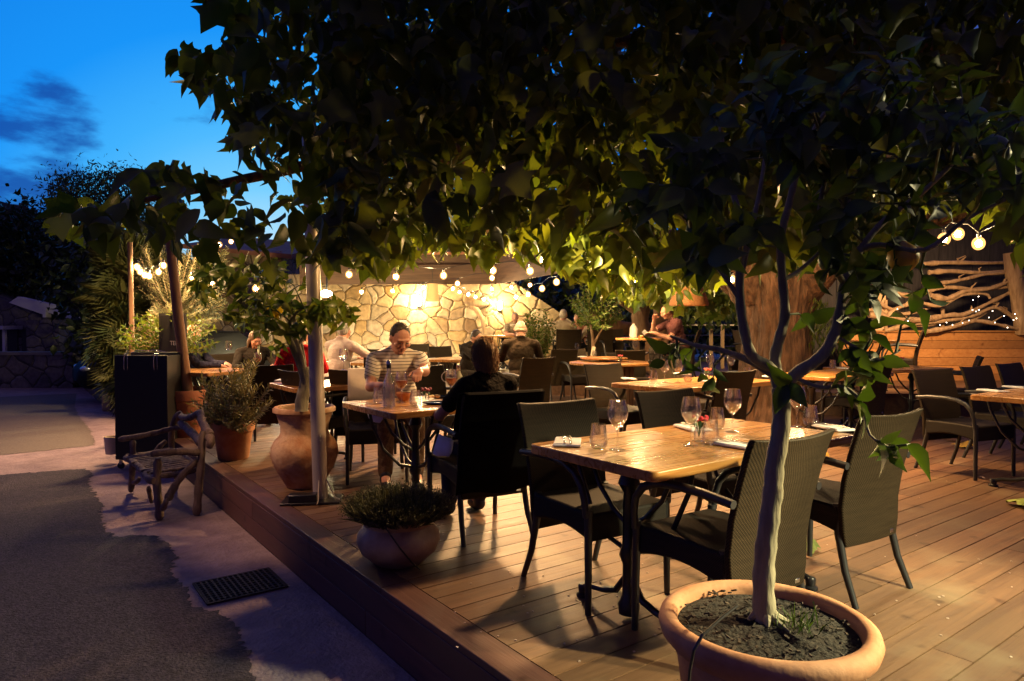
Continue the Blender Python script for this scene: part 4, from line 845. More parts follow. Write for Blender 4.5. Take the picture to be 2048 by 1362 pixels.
limb('leg',[(319,1040,5.58),(318,1010,5.6),(314,970,5.62),(316,916,5.62)],(.042,.038)); limb('leg',[(262,983,6.5),(264,950,6.45),(266,910,6.4),(265,880,6.4)],(.036,.032))
limb('leg',[(393,1030,5.72),(397,985,5.74),(402,930,5.76),(404,885,5.78),(406,862,5.8)],(.045,.034)); limb('leg',[(352,956,6.95),(345,915,6.75),(343,870,6.65),(350,838,6.6),(362,824,6.6)],(.035,.034))
limb('knot',[(325,1018,5.56),(330,1008,5.5),(334,998,5.52)],(.035,.02)); limb('knot',[(266,965,6.44),(275,963,6.4),(279,955,6.4)],(.03,.02))
limb('armrest',[(301,908,5.55),(330,905,5.6),(365,903,5.68),(400,905,5.76)],(.034,.040)); limb('armrest',[(237,879,6.38),(275,873,6.42),(310,866,6.5),(345,857,6.58),(362,856,6.6)],(.034,.03))
limb('front_rail',[(250,915,6.36),(268,925,6.15),(285,940,5.85),(297,957,5.64),(308,962,5.58)],(.036,.04))
limb('brace',[(335,1000,5.6),(345,980,5.62),(365,950,5.68),(395,920,5.76)],(.044,.032)); limb('brace',[(300,925,6.5),(315,898,6.55),(332,882,6.62)],(.03,.03)); limb('brace',[(297,975,5.75),(300,990,5.85),(303,1005,5.9)],(.026,.02))
limb('top_rail',[(361,832,6.55),(372,836,6.4),(388,832,6.25),(400,826,6.15),(405,845,6.0),(415,862,5.85),(421,870,5.8)],(.038,.046)); limb('back_slat',[(360,845,6.55),(378,860,6.3),(398,880,5.95),(402,886,5.85)],(.045,.045)); limb('knot',[(415,872,5.82),(422,880,5.78),(418,895,5.78)],(.05,.04))
limb('side_rail',[(315,952,5.62),(355,948,5.7),(398,938,5.78)],(.03,.03)); limb('side_rail',[(268,915,6.42),(305,905,6.5),(345,898,6.6)],(.026,.026)); limb('back_rail',[(348,900,6.6),(372,915,6.2),(398,935,5.8)],(.026,.026))
sl=MB(); 
f0,f1=dpt(262,908,6.42),dpt(312,946,5.62); b0,b1=dpt(346,899,6.62),dpt(400,931,5.78)
for k in range(13):
    u=(k+.5)/13; a=f0.lerp(f1,u); b_=b0.lerp(b1,u); o_=(b_-a).normalized(); ex=o_*(.03*math.sin(k*2.3)); sl.tube([a-o_*.05+ex,a.lerp(b_,.5)+Vector((0,0,.004*math.sin(k))),b_],[.021,.022,.02],7,flat=.55)
sl.build('slatted_seat',DRIFTG,dc)
# drain grate
gp=[(.88,4.55),(1.345,4.545),(1.345,4.15),(.88,4.145)]
g=empty('drain_grate','rusty iron drain grate set in the concrete','drain grate',(1.11,4.35,GZ))
IRON=mat('rusty_iron',(.03,.018,.014),.75,(.07,.035,.022),scale=25,bump=.4,metal=.3)
q=MB()
for k in range(15): q.box((-.22+.44*k/14,0,.0045),(.012,.39,.007))
for k in range(11): q.box((0,-.186+.372*k/10,.0040),(.44,.010,.006))
q.build('bars',IRON,g,smooth=False); q=MB(); q.box((0,.1935,.004),(.465,.012,.008)); q.box((0,-.1935,.004),(.465,.012,.008)); q.box((.2285,0,.004),(.012,.375,.008)); q.box((-.2285,0,.004),(.012,.375,.008)); q.build('frame',IRON,g,smooth=False)
MB().box((0,0,-.0005),(.455,.392,.001)).build('pit_shade',mat('pit_black',(.004,.003,.003),1),g,smooth=False)  # flat black sheet paints the shade below the bars
# ================================================================== POTS
def pot(name,label,p,prof,m,soil_r,soil_z,n=48,cat='pot',wob=None):
    t=empty(name,label,cat,p); MB().lathe(prof,n,closed=False,wob=wob).build('vessel',m,t,ang=50)
    if soil_r:
        vs=[(0,0,soil_z+.012)]; fs=[]; R_,K=6,36
        for i in range(1,R_+1):
            for k in range(K):
                a=2*PI*k/K; r=soil_r*i/R_; vs.append((r*math.cos(a),r*math.sin(a),soil_z+random.uniform(-.006,.012)*(1 if i<R_ else 0)+.012*(1-i/R_)))
        for k in range(K): fs.append((0,1+k,1+(k+1)%K))
        for i in range(R_-1):
            for k in range(K): fs.append((1+i*K+k,1+(i+1)*K+k,1+(i+1)*K+(k+1)%K,1+i*K+(k+1)%K))
        MB().add(vs,fs).build('soil',SOIL,t)
    return t
PX=Vector((1.71,1.12,0)); fpot=pot('terracotta_pot','big terracotta pot with a rolled rim at the bottom right holding the lemon tree',PX,[(0,0),(.19,0),(.2,.01),(.245,.36),(.252,.372),(.252,.395),(.268,.40),(.290,.425),(.297,.45),(.292,.468),(.275,.479),(.255,.476),(.245,.462),(.243,.43),(.2,.42),(0,.41)],TERRA,.243,.444,72)
# bark chips and the cable on the soil
q=MB()
for k in range(150):
    a=random.uniform(0,2*PI); r=.235*math.sqrt(random.random()); q.box((r*math.cos(a),r*math.sin(a),.456+random.uniform(0,.006)),(random.uniform(.006,.022),random.uniform(.003,.008),.004),Euler((random.uniform(-.5,.5),random.uniform(-.5,.5),random.uniform(0,6))).to_matrix())
tag(q.build('bark_mulch',mat('mulch',(.012,.007,.004),.9,(.07,.045,.03),scale=30),fpot,smooth=False),kind='stuff')
t=empty('cable','thin black cable hanging over the rim of the big terracotta pot','cable',(0,0,0)); MB().tube([P(1473,1212,1.83),P(1440,1238,1.76),P(1405,1270,1.66),P(1388,1300,1.645),P(1380,1340,1.66),P(1377,1380,1.67),P(1377,1450,1.69)],.0042,8).build('cord',BLK,t)
jar=pot('clay_jar','tall clay jar with a pinched neck and swollen belly beside the pole',G(610,972,0),[(0,0),(.13,0),(.145,.01),(.235,.17),(.265,.26),(.262,.32),(.24,.37),(.195,.42),(.185,.45),(.19,.50),(.215,.585),(.225,.60),(.245,.61),(.245,.635),(.232,.648),(.205,.645),(.195,.62),(.19,.58),(.0,.57)],TERRA2,.19,.60,56)
rp_=G(786,1085,0); rpot=pot('round_pot','low round glazed clay bowl with a bushy thyme at the deck edge',Vector((1.70,3.38,0)),[(0,0),(.12,0),(.135,.008),(.205,.07),(.228,.125),(.222,.165),(.196,.20),(.186,.215),(.20,.245),(.214,.255),(.210,.264),(.195,.262),(.18,.235),(0,.225)],POTG,.18,.24,48)
q=MB(); q.tube([Vector((1.70,3.38,0))+Vector(v) for v in ((-.16,-.16,.262),(-.10,-.215,.15),(-.03,-.215,.06),(.03,-.19,.004))],.004,6); tag(q.build('irrigation_line',BLK),'thin black irrigation line down the front of the round bowl','cable')
opot=pot('terracotta_pot','plain terracotta pot with the spiky olive shrub on the deck corner',Vector((1.73,6.98,0)),[(0,0),(.135,0),(.142,.008),(.178,.26),(.183,.27),(.196,.275),(.206,.35),(.2,.36),(.185,.36),(.178,.33),(0,.32)],TERRA,.18,.335,44)
rdp=pot('terracotta_pot','red terracotta pot behind the menu stand with the slim trunk',Vector((1.62,8.74,0)),[(0,0),(.16,0),(.17,.01),(.20,.40),(.205,.42),(.222,.43),(.23,.53),(.222,.545),(.2,.545),(.195,.5),(0,.49)],TERRA3,.195,.51,40)
spt=pot('terracotta_pot','small orange terracotta bowl right of the leaning pole',P(388,800,8.5)-Vector((0,0,0)),[(0,0),(.08,0),(.09,.01),(.12,.13),(.128,.15),(.115,.15),(.1,.12),(0,.11)],TERRA,.11,.125,30)
spt.location.z=.40
st=empty('plant_stool','low dark stool carrying the small orange bowl','stool',(spt.location.x,spt.location.y,0)); MB().lathe([(0,.37),(.14,.37),(.14,.4),(0,.4)],20).build('seat',BLKM,st); 
for k in range(3): MB().tube([(.11*math.cos(k*2.1),.11*math.sin(k*2.1),.37),(.15*math.cos(k*2.1),.15*math.sin(k*2.1),0)],.014,7).build('leg',BLKM,st)
# ================================================================== FOLIAGE
def tmpl_lobed():
    R_=[(.15,-.10),(.34,-.05),(.52,.10),(.36,.20),(.33,.30),(.56,.50),(.38,.52),(.24,.60),(0,1.0)]; m=[(0,0),(0,.22),(0,.45),(0,.68)]
    v=[(x,y) for x,y in m]+[(x,y) for x,y in R_]+[(-x,y) for x,y in R_[:-1]]
    r=lambda i:4+i; l=lambda i:4+9+i if i<8 else 12
    f=[]
    for s in (r,l):
        t=[(0,s(0),s(1)),(0,s(1),1),(s(1),s(2),s(3)),(s(1),s(3),1),(1,s(3),s(4)),(1,s(4),2),(s(4),s(5),s(6)),(s(4),s(6),2),(2,s(6),s(7)),(2,s(7),3),(3,s(7),12)]
        f+= t if s is r else [q[::-1] for q in t]
    v=np.array([(x,y,-.30*abs(x)-.22*y*y+.05*math.sin(9*y+5*abs(x))) for x,y in v]); return v,np.array(f)
def tmpl_ovate(w=.27):
    ys=[.07,.2,.36,.54,.72,.88]; ws=[.38,.78,1.0,.95,.66,.28]; m=[(0,0)]+[(0,y) for y in ys]+[(0,1.04)]
    e=[(w*k,y) for k,y in zip(ws,ys)]; v=m+e+[(-x,y) for x,y in e]; f=[]; nm=len(m); ne=len(e)
    for o,rv in ((nm,0),(nm+ne,1)):
        t=[(0,o,1)]
        for i in range(ne-1): t+=[(i+1,o+i,o+i+1),(i+1,o+i+1,i+2)]
        t+=[(ne,o+ne-1,ne+1)]; f+=t if not rv else [q[::-1] for q in t]
    v=np.array([(x,y,.36*abs(x)-.26*y*y+.02*math.sin(14*y)*abs(x)/w) for x,y in v]); return v,np.array(f)
def tmpl_narrow(w=.085):
    v=np.array([(0,0,0),(w,.4,.03),(0,1,-.08),(-w,.4,.03),(0,.45,-.01)]); return v,np.array([(0,1,4),(1,2,4),(0,4,3),(4,2,3)])
def tmpl_fan(nb=19):
    v=[];f=[]
    for k in range(nb):
        a=math.radians(-100+200*k/(nb-1)); l=1-.22*abs(k/(nb-1)-.5); d=(math.sin(a),math.cos(a)); p=(d[1],-d[0]); o=len(v); w=.011
        v+=[(0,0,0),(d[0]*.55*l+p[0]*w,d[1]*.55*l+p[1]*w,.03),(d[0]*l,d[1]*l,-.14),(d[0]*.55*l-p[0]*w,d[1]*.55*l-p[1]*w,.03)]; f+=[(o,o+1,o+2),(o,o+2,o+3)]
    return np.array(v),np.array(f)
TLOB,TOV,TNAR,TFAN=tmpl_lobed(),tmpl_ovate(),tmpl_narrow(),tmpl_fan()
TOVS=tmpl_ovate(.2)
def unit(a): return a/np.maximum(np.linalg.norm(a,axis=1,keepdims=True),1e-9)
def leaves(name,pos,tip,nrm,size,tm,m,parent=None,origin=(0,0,0),kind=None):
    tv,tf=tm; pos=np.asarray(pos,float)-np.array(origin); n=len(pos); Y=unit(np.asarray(tip,float)); Z=np.asarray(nrm,float); Z=unit(Z-Y*np.sum(Y*Z,1,keepdims=True)); X=np.cross(Y,Z)
    size=np.asarray(size,float)[:,None,None]
    curl=rng.uniform(.3,2.4,(n,1,1))
    V=pos[:,None,:]+size*(tv[None,:,0:1]*X[:,None,:]*rng.uniform(.85,1.1,(n,1,1))+tv[None,:,1:2]*Y[:,None,:]+tv[None,:,2:3]*curl*Z[:,None,:])
    k=len(tv); Fc=(tf[None]+np.arange(n)[:,None,None]*k).reshape(-1,3)
    me=bpy.data.meshes.new(name); me.vertices.add(n*k); me.vertices.foreach_set('co',V.reshape(-1)); nf=len(Fc)
    me.loops.add(nf*3); me.loops.foreach_set('vertex_index',Fc.reshape(-1)); me.polygons.add(nf); me.polygons.foreach_set('loop_start',np.arange(nf)*3)
    me.update(calc_edges=True); me.polygons.foreach_set('use_smooth',np.ones(nf,bool))
    a=me.attributes.new('rnd','FLOAT','FACE'); a.data.foreach_set('value',np.repeat(rng.random(n),len(tf)))
    me.materials.append(m); me.update(); o=link(name,me,parent)
    if kind: o['kind']=kind
    return o
def inpoly(x,y,poly):
    c=np.zeros(len(x),bool); j=len(poly)-1
    for i in range(len(poly)):
        xi,yi=poly[i]; xj,yj=poly[j]
        c^=((yi>y)!=(yj>y))&(x<(xj-xi)*(y-yi)/(yj-yi+1e-12)+xi); j=i
    return c
def P_np(px,py,d):
    a=(px-1024)/F; b=(py-681)/F; ry=cP-b*sP; rz=-sP-b*cP; t=d/ry
    X,Y,z=a*t,d,CH+rz*t; return np.stack([X*cT+Y*sT,-X*sT+Y*cT,z],1)
def sample(poly,n,dfun,zlo=-9,zhi=99):
    out=[]; xs=[p[0] for p in poly]; ys=[p[1] for p in poly]; tot=0
    while tot<n:
        x=rng.uniform(min(xs),max(xs),n*3); y=rng.uniform(min(ys),max(ys),n*3); k=inpoly(x,y,poly); x,y=x[k],y[k]; p=P_np(x,y,dfun(x,y)); k=(p[:,2]>zlo)&(p[:,2]<zhi); out.append(p[k]); tot+=k.sum()
    return np.concatenate(out)[:n]
def rnd_dirs(n): return unit(rng.normal(size=(n,3)))
def limbs(name,paths,m,parent,origin,n=9):
    q=MB()
    for pts,r0,r1 in paths:
        wp=[Vector(p)-Vector(origin) for p in pts]; n_=len(wp); sm=[]
        for i in range(n_-1):
            for k in range(4):
                u=k/4; p0=wp[max(i-1,0)];p1=wp[i];p2=wp[i+1];p3=wp[min(i+2,n_-1)]; sm.append(.5*((2*p1)+(p2-p0)*u+(2*p0-5*p1+4*p2-p3)*u*u+(3*p1-p0-3*p2+p3)*u**3))
        sm.append(wp[-1]); N_=len(sm); q.tube(sm,[(r0+(r1-r0)*i/(N_-1))*(1+.045*math.sin(i*1.9+r0*900)+.035*math.sin(i*4.3)) for i in range(N_)],n)
    return q.build(name,m,parent,ang=80)
# ---- plane tree over the whole terrace
tb=c2w(3.55,9.15,0)
pt=empty('plane_tree','huge plane tree with a thick rugged trunk whose lobed leaves roof the terrace','tree',tb)
q=MB(); trk=[(0,.60),(.25,.52),(.7,.46),(1.2,.44),(1.55,.47),(1.85,.56),(2.1,.66)]; nk=110; vs=[]
rows=[]
for i in range(61):
    z=2.1*i/60; r=np.interp(z,[a for a,_ in trk],[b for _,b in trk]); rows.append((z,r))
for z,r in rows:
    for k in range(nk):
        a=2*PI*k/nk; w=1+.06*math.sin(3*a+z*2)+.04*math.sin(7*a-z*3.1+math.sin(z*5))-.055*(1-abs(math.sin(8*a+1.1*math.sin(2.3*z)+.7*math.sin(5*z+a))))**3-.035*(1-abs(math.sin(15*a-1.3*z+.9*math.sin(4*z+2*a))))**2+.02*math.sin(23*a+z*11)*math.sin(9*z); vs.append((r*w*math.cos(a),r*w*math.sin(a),z))
q.add(vs,[(i*nk+k,i*nk+(k+1)%nk,(i+1)*nk+(k+1)%nk,(i+1)*nk+k) for i in range(60) for k in range(nk)]+[tuple(60*nk+k for k in range(nk))]); q.build('trunk',BARKP,pt,ang=70)
def W(X,Y,z): return c2w(X,Y,z)
tz=lambda dx,dy,z: tb+c2w(dx,dy,z)
lim=[([tz(-.3,0,1.75),tz(-.75,-.4,2.35),W(1.6,7.6,2.75),W(-.2,6.4,2.85),W(-1.6,5.2,2.75)],.34,.07),([tz(.25,-.1,1.8),tz(.4,-1.0,2.4),W(3.6,6.4,2.8),W(3.2,4.2,2.9)],.32,.08),([tz(.3,.1,1.8),tz(1.2,0,2.5),W(6.2,8.6,2.9),W(7.5,7.5,2.95)],.3,.08),([tz(0,.2,1.8),tz(.1,.9,2.6),W(3.2,11.2,3.1)],.3,.09),
([tz(-.3,.1,1.8),tz(-1.2,.3,2.4),W(.9,9.4,2.55),W(-.5,9.2,2.6)],.28,.05),([W(1.6,7.6,2.75),W(.6,7.9,2.55),W(-.35,8.0,2.48),W(-.55,8.2,2.33)],.10,.05),([W(-.35,8.0,2.48),W(-.7,7.9,2.42)],.06,.035),([W(-.2,6.4,2.85),P(700,320,5.2),P(520,352,4.4),P(400,378,4.0),P(280,402,3.8),P(130,428,3.7)],.05,.006),([W(3.2,4.2,2.9),W(1.6,3.8,2.9),W(0,3.6,2.75)],.07,.025)]
limbs('limb',lim,BARKP,pt,tb,12)
CAN=[(430,-170),(425,0),(480,55),(430,95),(347,95),(352,130),(390,172),(458,205),(470,300),(485,332),(440,348),(380,322),(272,338),(260,380),(95,422),(98,445),(190,465),(250,440),(340,468),(420,512),(470,545),(560,600),(620,560),(690,480),(735,545),(760,510),(800,462),(870,425),(930,410),(1000,440),(1100,425),(1180,470),(1280,520),(1400,560),(1500,510),(1600,525),(1700,500),(1760,490),(1850,405),(1900,390),(1990,410),(2060,500),(2120,540),(2120,-170)]
def dcan(x,y):
    far=np.where(x<430,4.6,np.where(x<640,5.6,11.0)); return 2.7+(far-2.7)*rng.random(len(x))**.9
lp=sample(CAN,19500,dcan,1.62,4.4)
LAMPS=[c2w(2.6,7.4,2.35),c2w(-.2,9.3,2.25),c2w(6.0,9.6,2.3),c2w(.8,5.0,2.35)]
def clear_lamps(lp,thin=True):
    k=np.ones(len(lp),bool)
    for l,rr_ in zip(LAMPS,(1.9,1.9,1.7,1.0)):
        h=np.hypot(lp[:,0]-l.x,lp[:,1]-l.y); k&=~((h<.3)|((lp[:,2]<l.z+.12)&(h<rr_)))
    X=lp[:,0]*cT-lp[:,1]*sT; Y=lp[:,0]*sT+lp[:,1]*cT; px=1024+F*X/Y; py=651-F*(lp[:,2]-CH)/Y
    if thin: k&=~((px<650)&(rng.random(len(lp))>np.where((py>290)&(px>380),.075,np.where(px<430,.18,.22))))
    return lp[k]
lp=clear_lamps(lp)
# the reach over the terrace is bounded: no leaf stands in open air far beyond the limbs
n=len(lp); tip=np.stack([rng.normal(0,.55,n),rng.normal(0,.55,n),rng.uniform(-1.3,-.15,n)],1); nr=rnd_dirs(n); nr[:,2]=np.abs(nr[:,2])*.8+.1
h=rng.random(n)<.30
leaves('crown',lp[h],tip[h],nr[h],rng.uniform(.09,.185,h.sum()),TLOB,LEAFP,pt,tb); leaves('foliage',lp[~h],tip[~h],nr[~h],rng.uniform(.09,.19,(~h).sum()),tmpl_ovate(.27),LEAFP,pt,tb)
# fringe of hanging leaves close to the bulbs, lamplight put into their brighter colour
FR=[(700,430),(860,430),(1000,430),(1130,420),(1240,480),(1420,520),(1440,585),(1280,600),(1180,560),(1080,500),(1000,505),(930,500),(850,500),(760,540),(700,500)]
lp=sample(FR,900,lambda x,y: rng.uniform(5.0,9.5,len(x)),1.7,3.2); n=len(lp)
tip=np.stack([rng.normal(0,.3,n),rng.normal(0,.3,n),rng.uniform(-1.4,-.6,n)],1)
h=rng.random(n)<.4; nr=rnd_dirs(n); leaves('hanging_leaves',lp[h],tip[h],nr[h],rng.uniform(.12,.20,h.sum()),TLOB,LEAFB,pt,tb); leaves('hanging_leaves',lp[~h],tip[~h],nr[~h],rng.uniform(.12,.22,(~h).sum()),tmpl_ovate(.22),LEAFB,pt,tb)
lp=sample([(1620,590),(1655,600),(1690,640),(1685,690),(1655,705),(1620,690)],420,lambda x,y: rng.uniform(8.7,8.95,len(x))); n=len(lp)
iv=empty('hanging_ivy','yellow green fern tuft hanging on the right side of the thick trunk','plant',P(1650,650,8.8)); leaves('foliage',lp,np.stack([rng.normal(0,.4,n),rng.normal(0,.4,n),-np.ones(n)],1),rnd_dirs(n),rng.uniform(.06,.13,n),TNAR,LEAFB,iv,iv.location)
# ---- potted lemon trees
def lemon(root,limb_px,base_d,crown,ntw,nl,size,fruit,extra,dr,m=LEAFL,off=None,rsc=1.0):
    org=root.location.copy()
    paths=[]; samp=[]
    for pts,r0,r1 in limb_px:
        w=[P(a,b_,base_d+dd) for a,b_,dd in pts]; paths.append((w,r0*rsc,r1*rsc))
        for i in range(len(w)-1):
            for k in range(5): samp.append(w[i].lerp(w[i+1],k/5))
    tr=limbs('trunk',paths[:1],BARKL,root,org,14)
    ends=sample(crown,ntw,lambda x,y: base_d+rng.uniform(-dr,dr,len(x))); ends=[Vector(e) for e in ends]+[P(a,b_,base_d+dd) for a,b_,dd in extra]
    S=np.array([tuple(s) for s in samp[8:]]); tw=MB(); lpos=[];ltip=[];lnr=[];lsz=[]
    for ei,e in enumerate(ends):
        j=int(np.argmin(np.linalg.norm(S-np.array(e),axis=1)+.25*np.maximum(0,S[:,2]-e.z))); s=Vector(S[j]); md=s.lerp(e,.5)+Vector((random.uniform(-.02,.02),random.uniform(-.02,.02),.03*(e-s).length/.3))
        tw.tube([s-org,md-org,e-org],[.0045*rsc,.0032*rsc,.0018*rsc],6)
        dirn=(e-md).normalized() if (e-md).length>1e-5 else Vector((0,0,1)); u,w_,_=basis(dirn); cnt=max(3,int(random.gauss(nl,1.5))) if ei<ntw else random.randint(2,4)
        for k in range(cnt):
            t=k/max(1,cnt-1); p=md.lerp(e,.15+.85*t); a=k*2.4+random.random(); dd=(dirn*.55+(u*math.cos(a)+w_*math.sin(a))*.85+Vector((0,0,-.25))).normalized()
            lpos.append(p);ltip.append(dd);nv=dirn*.8+Vector((0,0,.5))-(u*math.cos(a)+w_*math.sin(a))*.3; lnr.append(nv);lsz.append(random.uniform(size[0],size[1]))
    lb=limbs('limb',paths[1:],BARKL,root,org,9); lm=lb.data; ln_=len(lm.polygons); t2=tw.mesh('t'); bm=bmesh.new(); bm.from_mesh(lm); bm.from_mesh(t2); bm.to_mesh(lm); bm.free(); lm.materials.append(mat('twig_green_%d'%len(MAT),(.06,.08,.02),.6)); lm.polygons.foreach_set('material_index',[0]*ln_+[1]*(len(lm.polygons)-ln_)); lm.update()
    leaves('crown',[tuple(p) for p in lpos],[tuple(p) for p in ltip],[tuple(p) for p in lnr],lsz,TOV,m,root,org)
    for a,b_,dd,r,mt in fruit:
        c=P(a,b_,base_d+dd)-org; q=MB(); q.lathe([(0,-r*1.12),(r*.25,-r*1.02),(r*.62,-r*.78),(r*.9,-r*.4),(r,0),(r*.93,r*.38),(r*.7,r*.73),(r*.35,r*.96),(r*.12,r*1.1),(0,r*1.13)],20,c); q.build('fruit',mt,root); 
lt=empty('lemon_tree','young lemon tree in the big terracotta pot with a bare smooth trunk','tree',PX+Vector((-.02,.03,.45)))
D1=1.93
LP=[([(1530,1245,-.0),(1527,1180,0),(1530,1110,.0),(1538,1040,.0),(1546,980,.0),(1549,930,.0),(1560,870,.0),(1563,820,.0),(1560,775,.0)],.0315,.024),
([(1560,785,0),(1545,740,.0),(1505,712,-.02),(1488,660,-.03),(1480,600,-.03),(1480,530,-.03),(1488,470,0),(1470,400,.05),(1450,330,.08),(1440,240,.1)],.018,.006),
([(1545,750,0),(1500,722,.03),(1440,700,.06),(1395,692,.08),(1362,680,.1),(1340,672,.1)],.012,.004),
([(1558,780,0),(1550,720,.03),(1558,680,.03),(1570,630,.04),(1565,560,.05),(1562,480,.06),(1580,400,.06),(1600,330,.05),(1640,240,.02),(1700,170,0)],.018,.006),
([(1562,790,0),(1590,750,-.02),(1640,715,-.04),(1668,670,-.05),(1680,620,-.05),(1690,560,-.02),(1720,500,.02),(1770,440,.06),(1850,380,.1),(1930,300,.1)],.020,.006),
([(1480,560,-.03),(1500,470,.02),(1520,380,.1),(1530,300,.15),(1520,220,.15)],.009,.004),([(1690,570,-.02),(1650,500,-.08),(1640,420,-.1),(1660,340,-.12),(1720,280,-.15)],.010,.004),([(1720,500,.02),(1760,490,.0),(1850,500,-.05),(1930,440,-.05),(2010,400,-.05)],.010,.004),
([(1565,560,.05),(1600,540,.1),(1660,480,.15),(1700,400,.2)],.007,.004),([(1480,600,-.03),(1440,540,-.02),(1400,500,0),(1370,430,.02),(1340,360,.02)],.008,.003),
([(1590,755,-.02),(1640,775,-.06),(1690,775,-.08),(1725,810,-.1),(1740,870,-.12),(1790,900,-.14)],.007,.003),([(1668,670,-.05),(1720,700,-.05),(1760,720,-.04),(1800,700,-.03)],.005,.003)]
C1=[(1235,420),(1290,330),(1340,250),(1400,180),(1500,140),(1640,110),(1820,100),(1980,120),(2080,170),(2110,380),(2010,400),(1900,400),(1850,520),(1770,600),(1700,560),(1640,470),(1540,460),(1480,520),(1400,560),(1340,490)]
EX=[(1345,695,.1),(1372,712,.09),(1330,722,.1),(1402,745,.08),(1425,770,.07),(1700,740,-.07),(1735,740,-.06),(1760,720,-.04),(1690,770,-.08),(1715,800,-.1),(1790,895,-.14),(1760,885,-.13),(1820,888,-.14),(1700,640,-.05),(1740,660,-.04),(1700,700,-.05),(1575,770,-.08),(1830,620,.0),(1790,560,.0),(1860,600,.02),(1720,600,-.02),(1640,560,-.1),(1690,520,-.1),(1620,640,.1)]
FR1=[(1663,522,-.06,.035,GREENF),(1806,515,.0,.042,ORANF),(1395,462,.02,.034,GREENF),(1742,197,-.05,.036,GREENF),(1985,305,-.05,.045,GREENF),(1605,190,.1,.034,GREENF),(1950,240,.0,.035,GREENF)]
lemon(lt,LP,D1,C1,120,7,(.05,.095),FR1,EX,.40)
# root flare and soil tuft
q=MB(); bp=P(1530,1240,D1)-lt.location
for a,l in ((-.6,.07),(.4,.09),(1.2,.06),(2.4,.05),(-1.6,.08),(-2.4,.05)): q.tube([bp+Vector((0,0,.05)),bp+Vector((.03*math.cos(a),.03*math.sin(a),.012)),bp+Vector((l*math.cos(a),l*math.sin(a),-.006))],[.016,.012,.004],7)
q.build('root',BARKL,lt)
n=34; gp=np.tile(np.array(P(1600,1215,1.86)),(n,1))+np.stack([rng.uniform(-.05,.05,n),rng.uniform(-.05,.05,n),np.full(n,-.012)],1); gp[:,2]=.462
g=empty('grass_tuft','few thin grass blades sprouting beside the lemon trunk','grass',tuple(gp[0])); leaves('blades',gp,np.stack([rng.normal(0,.5,n),rng.normal(0,.5,n),np.ones(n)],1),rnd_dirs(n),rng.uniform(.04,.09,n),tmpl_narrow(.03),LEAFL,g,g.location)
l2=empty('lemon_tree','small lemon tree in the tall clay jar with green fruit','tree',jar.location+Vector((0,0,.60)))
D2=5.22
LP2=[([(603,822,0),(604,800,0),(610,775,0),(612,755,0),(606,738,0)],.042,.036),([(606,742,0),(594,712,0),(580,682,0),(566,662,0),(535,640,0),(490,610,0),(455,580,0),(425,558,0)],.028,.006),([(607,742,0),(603,700,.05),(592,660,.08),(585,620,.1),(570,580,.1)],.022,.006),([(608,742,0),(596,690,-.05),(578,650,-.1),(600,620,-.12),(640,600,-.1)],.018,.005),([(592,660,.08),(560,620,.15),(530,570,.2)],.012,.004),([(596,690,-.05),(620,660,.0),(655,630,.1),(690,610,.12)],.012,.004)]
C2=[(375,565),(400,528),(440,515),(520,525),(600,560),(690,585),(718,620),(700,655),(650,650),(605,668),(560,680),(520,665),(450,650),(400,620)]
FR2=[(437,533,0,.038,GREENF),(533,647,-.1,.042,GREENF),(592,655,-.1,.036,GREENF),(520,600,.1,.03,GREENF)]
lemon(l2,LP2,D2,C2,70,7,(.07,.115),FR2,[(478,560,0),(560,690,-.1),(545,700,-.1),(520,690,-.05)],.5,m=leafmat('lemon_leaf_lit',(.05,.10,.015),(.14,.18,.03),.36,.35,1.4),rsc=1.2)  # lit copy of the lemon leaf, lamplight put into its colour
lp=np.array([P(527,610,5.0),P(545,618,5.0),P(532,640,5.0),P(560,605,5.05),P(548,625,5.0)]); n=len(lp); leaves('yellow_leaves',lp,np.stack([rng.normal(0,.5,n),rng.normal(0,.5,n),-np.ones(n)],1),rnd_dirs(n),np.full(n,.13),TOV,leafmat('yellow_leaf',(.30,.24,.03),(.36,.28,.04),.4),l2,l2.location)
# ---- shrubs built of stems
def stems(root,base,poly,n,dfun,leaf,size,m,step=.03,tm=TNAR,woody=BARKO,up=.5,zlo=-9):
    ends=sample(poly,n,dfun,zlo); q=MB(); lp=[];tp=[];nr=[]; org=root.location
    for e in ends:
        e=Vector(e); s=Vector(base)+Vector((random.uniform(-.05,.05),random.uniform(-.05,.05),0)); md=s.lerp(e,.5)+Vector((0,0,-.08*(e-s).length)) ; L_=(e-s).length
        q.tube([s-org,md-org,e-org],[.005,.0035,.0015],5,False); k=int(L_*.75/step)
        for i in range(k):
            t=.3+.7*i/max(1,k); p=(s.lerp(md,2*t) if t<.5 else md.lerp(e,2*t-1)); d=(e-md).normalized(); u,w_,_=basis(d)
            a=i*1.57+random.random()*.6
            for sg in (1,-1):
                v=(u*math.cos(a)+w_*math.sin(a))*sg; lp.append(tuple(p)); tp.append(tuple(d*.9+v*.8+Vector((0,0,.1)))); nr.append(tuple(d-v*.3+Vector((0,0,.3))))
    q.build('stem',woody,root); leaves('foliage',lp,tp,nr,rng.uniform(size[0],size[1],len(lp)),tm,m,root,org)
s1=empty('olive_shrub','spiky grey green shrub with upright stems in the terracotta pot on the deck corner','shrub',opot.location+Vector((0,0,.34)))
stems(s1,opot.location+Vector((0,0,.33)),[(375,845),(365,815),(395,780),(405,740),(430,720),(445,745),(470,715),(485,735),(500,692),(512,700),(518,740),(540,760),(545,800),(535,835),(500,855),(430,858)],120,lambda x,y: rng.uniform(6.2,6.9,len(x)),1,(.05,.085),LEAFO,.026,tmpl_narrow(.12))
s2=empty('thyme_bush','dense dome of thyme growing in the low round bowl','shrub',rpot.location+Vector((0,0,.24)))
